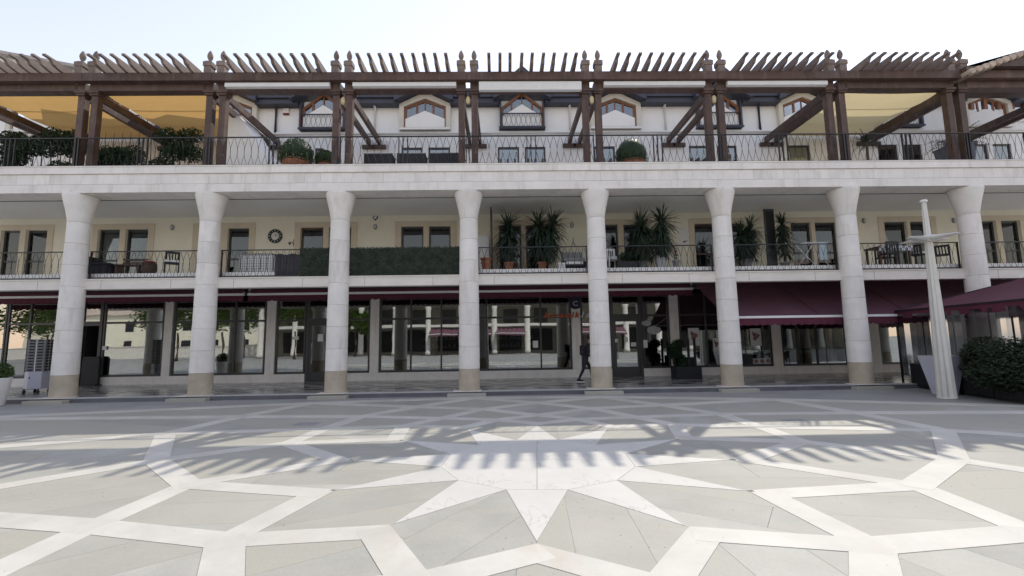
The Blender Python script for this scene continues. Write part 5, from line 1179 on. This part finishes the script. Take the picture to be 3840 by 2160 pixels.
# ================================================================== NEIGHBOURING ROOFS
tilem = mat('roof_tile', (.50, .40, .32), .8, .2, 3, objvar=.12)
t = thing('neighbour_house', 'pale pitched roof rising behind the pergola at the far left', 'building', (-26, 22, 0))
p0, p1, p2 = at(-200, 190, 21.), at(330, 278, 21.), at(-200, 278, 21.)
MB().prism([(p2.x-6, p2.z-3), (p1.x, p2.z-3), (p1.x, p1.z), (p0.x, p0.z+.1), (p2.x-6, p0.z+.9)], 'y', 20.6, 27).build('wall', white_wall, t)
MB().add([(p1.x+.25, 20.2, p1.z-.02), (p0.x, 20.2, p0.z+.16), (p0.x, 27, p0.z+.16), (p1.x+.25, 27, p1.z-.02), (p1.x+.25, 20.2, p1.z-.16), (p0.x, 20.2, p0.z+.02), (p0.x, 27, p0.z+.02), (p1.x+.25, 27, p1.z-.16)], [(0, 1, 2, 3), (7, 6, 5, 4), (0, 4, 5, 1), (2, 6, 7, 3), (0, 3, 7, 4), (1, 5, 6, 2)]).build('roof', mat('pale_roof', (.42, .40, .38), .8, .15, 2), t)
# right: roof of the corner pavilion with round tile ends
t = thing('corner_shelter', 'brown boarded roof with round pale tile ends rising at the top right corner', 'shelter', (20, 15.4, 10.9))
y = 15.0; a, b = at(3632, 283, y), at(3960, 168, y)
d = (b-a).normalized(); up = Vector((-d.z, 0, d.x))
MB().prism([(a.x-.05, 11.17), (b.x+3, 11.17), (b.x+3, b.z+d.z*3), (b.x, b.z), (a.x, a.z)], 'y', y, y+2.2).build('boarding', wood, t)
n = int((b-a).length/.26)
tm = MB().lathe([(.10, 0), (.115, .06), (.115, 1.2)], (0, 0, 0), 12).mesh('roof_tile', tilem)
for k in range(n+9):
    q = a+d*(.1+k*.27)+up*.09; o = bpy.data.objects.new('roof_tile', tm); link(o, t, (q.x, y-.12, q.z)); o.rotation_euler = (R(-90), 0, 0)
MB().bar(a+up*.0+Vector((0, .3, .0)), b+d*3+Vector((0, .3, 0)), .5, .05, up).build('verge_board', wood_grey, t)
t = thing('corner_house', 'white wall with tall timber framed windows under the corner roof', 'building', (20, YW-.05, 10))
p, q = at(3630, 352, YW-.1), at(3850, 410, YW-.1)
MB().box(p.x-.1, p.x+4.2, YW-.10, YW-.005, q.z-.55, q.z+.0).build('panel', white_wall, t)
for k in range(6):
    x = p.x+k*.62; f = MB().box(x, x+.16, YW-.16, YW-.03, q.z, p.z+.2).build('mullion', wood_win, t); MB().box(x+.16, x+.62, YW-.09, YW-.08, q.z, p.z+.2).build('pane', glass('sky_glass', .45, (.5, .55, .6)), f)

# small metal things on the paving
dm_ = mat('drain_metal', (.33, .325, .31), .6, .15, 5)
for px, py, lb in ((1150, 1590, 'rectangular metal drain cover in the paving at left'), (2985, 1578, 'rectangular metal drain cover in the paving at right')):
    p = ground(px, py); t = thing('drain_cover', lb, 'drain cover', (p.x, p.y, .002), 'drain covers'); MB().box(-.26, .26, -.2, .2, -.01, .003).build('frame', dm_, t, (p.x, p.y, 0))
    for k in range(7): MB().box(-.22+k*.065, -.205+k*.065, -.16, .16, .003, .005).build('bar', greym, t, (p.x, p.y, 0))

# ================================================================== OPPOSITE SIDE OF THE SQUARE (seen mirrored in the shop glass)
ob = thing('opposite_arcade', 'sunlit arcade across the square, seen mirrored in the shop windows', 'building', (0, -21, 0)); yo = -21.
ocm = MB().lathe([(.40, 0), (.40, .4), (.36, .42), (.33, 5.9), (.5, 6.85)], (0, 0, 0), 20).mesh('column', opp_stone)
for i in range(-4, 15): inst(ocm, 'column', ob, (-14.4+i*4.42, yo, .1))
MB().box(-33, 52, yo-.5, yo+.5, 6.9, 7.9).build('cornice', opp_stone, ob); MB().box(-33, 52, yo-5, yo+.1, 3.7, 4.05).build('balcony_slab', opp_stone, ob); MB().box(-33, 52, yo-5.3, yo-5, 0, 11).build('wall', mat('opposite_plaster_shaded', (.30, .285, .24), .9, .1, 1), ob)  # wall plaster darkened, arcade shade put into its colour
MB().box(-33, 52, yo-5, yo-.5, 7.0, 7.2).build('ceiling', soffit_m, ob); MB().prism([(yo-9, 11), (yo-4.6, 11), (yo-9, 13.2)], 'x', -33, 52).build('roof', tilem, ob)
for i in range(-4, 14):
    w = MB().box(-14.4+i*4.42+.6, -14.4+i*4.42+3.8, yo-5., yo-4.94, .4, 3.4).build('shop_window', blackm, ob); MB().box(-14.4+i*4.42+1.2, -14.4+i*4.42+3.2, yo-5., yo-4.94, 4.3, 6.4).build('balcony_door', alu, ob)
for i in (1, 2, 3, 5, 6):
    x0 = -14.4+i*4.42+.3; o = MB().prism([(yo-.4, 3.5), (yo+1.6, 2.7), (yo+1.6, 2.45), (yo+1.55, 2.68), (yo-.4, 3.45)], 'x', x0, x0+3.8).build('awning_cloth', burg_l, ob); MB().box(x0, x0+3.8, yo+1.56, yo+1.63, 2.66, 2.74).build('awning_bar', white_metal, o)
wt = thing('garden_wall', 'pale garden wall beyond the trees across the square', 'wall', (-55, -30, 0)); MB().box(-85, -33, -30.2, -30, 0, 1.6).build('masonry', opp_stone, wt); MB().box(-85, -33, -30.3, -29.9, 1.6, 1.7).build('capping', opp_stone, wt)
hs_ = thing('far_house', 'cream house beyond the trees across the square', 'house', (-60, -40, 0)); MB().box(-80, -40, -46, -38, 0, 7).build('wall', cream, hs_); MB().prism([(-46.5, 7), (-37.5, 7), (-42, 9.5)], 'x', -80.5, -39.5).build('roof', tilem, hs_)
for q in range(8):
    for z in (1., 4.2): MB().box(-78+q*4.8, -76.6+q*4.8, -38.03, -37.97, z, z+1.6).build('window', blackm, hs_)
for k, (x, y, r_, h, lb) in enumerate(((-24, -13, 3.0, 5.2, 'green tree across the square at its far corner'), (-31, -11, 3.4, 6., 'second green tree across the square, farther along'), (-18.5, -17.5, 2.4, 4.4, 'smaller green tree in front of the opposite arcade'), (-38, -14, 3.6, 6.2, 'third green tree across the square beyond the arcade end'), (-45, -19, 4.2, 6.6, 'fourth green tree across the square behind the parked car'), (-52, -13, 4.0, 6.0, 'farthest green tree across the square'), (-36, -24, 4.2, 6.5, 'tall green tree just past the end of the opposite arcade'), (-60, -22, 5., 7., 'last green tree at the far end of the square'))):
    rnd = random.Random(50+k); t = thing('tree', lb, 'tree', (x, y, 0), 'trees across the square'); MB().tube([(x, y, 0), (x+.1, y, 1.8), (x-.05, y, 3.2)], [.18, .13, .09], 8).build('trunk', bark, t); mb = MB()
    for q in range(12): leaf_cloud(mb, (x+rnd.uniform(-.6, .6)*r_, y+rnd.uniform(-.6, .6)*r_, h+rnd.uniform(-.45, .5)*r_), (r_*.45, r_*.45, r_*.38), 260, .22, rnd, .3)
    mb.build('crown', leaf_t, t)
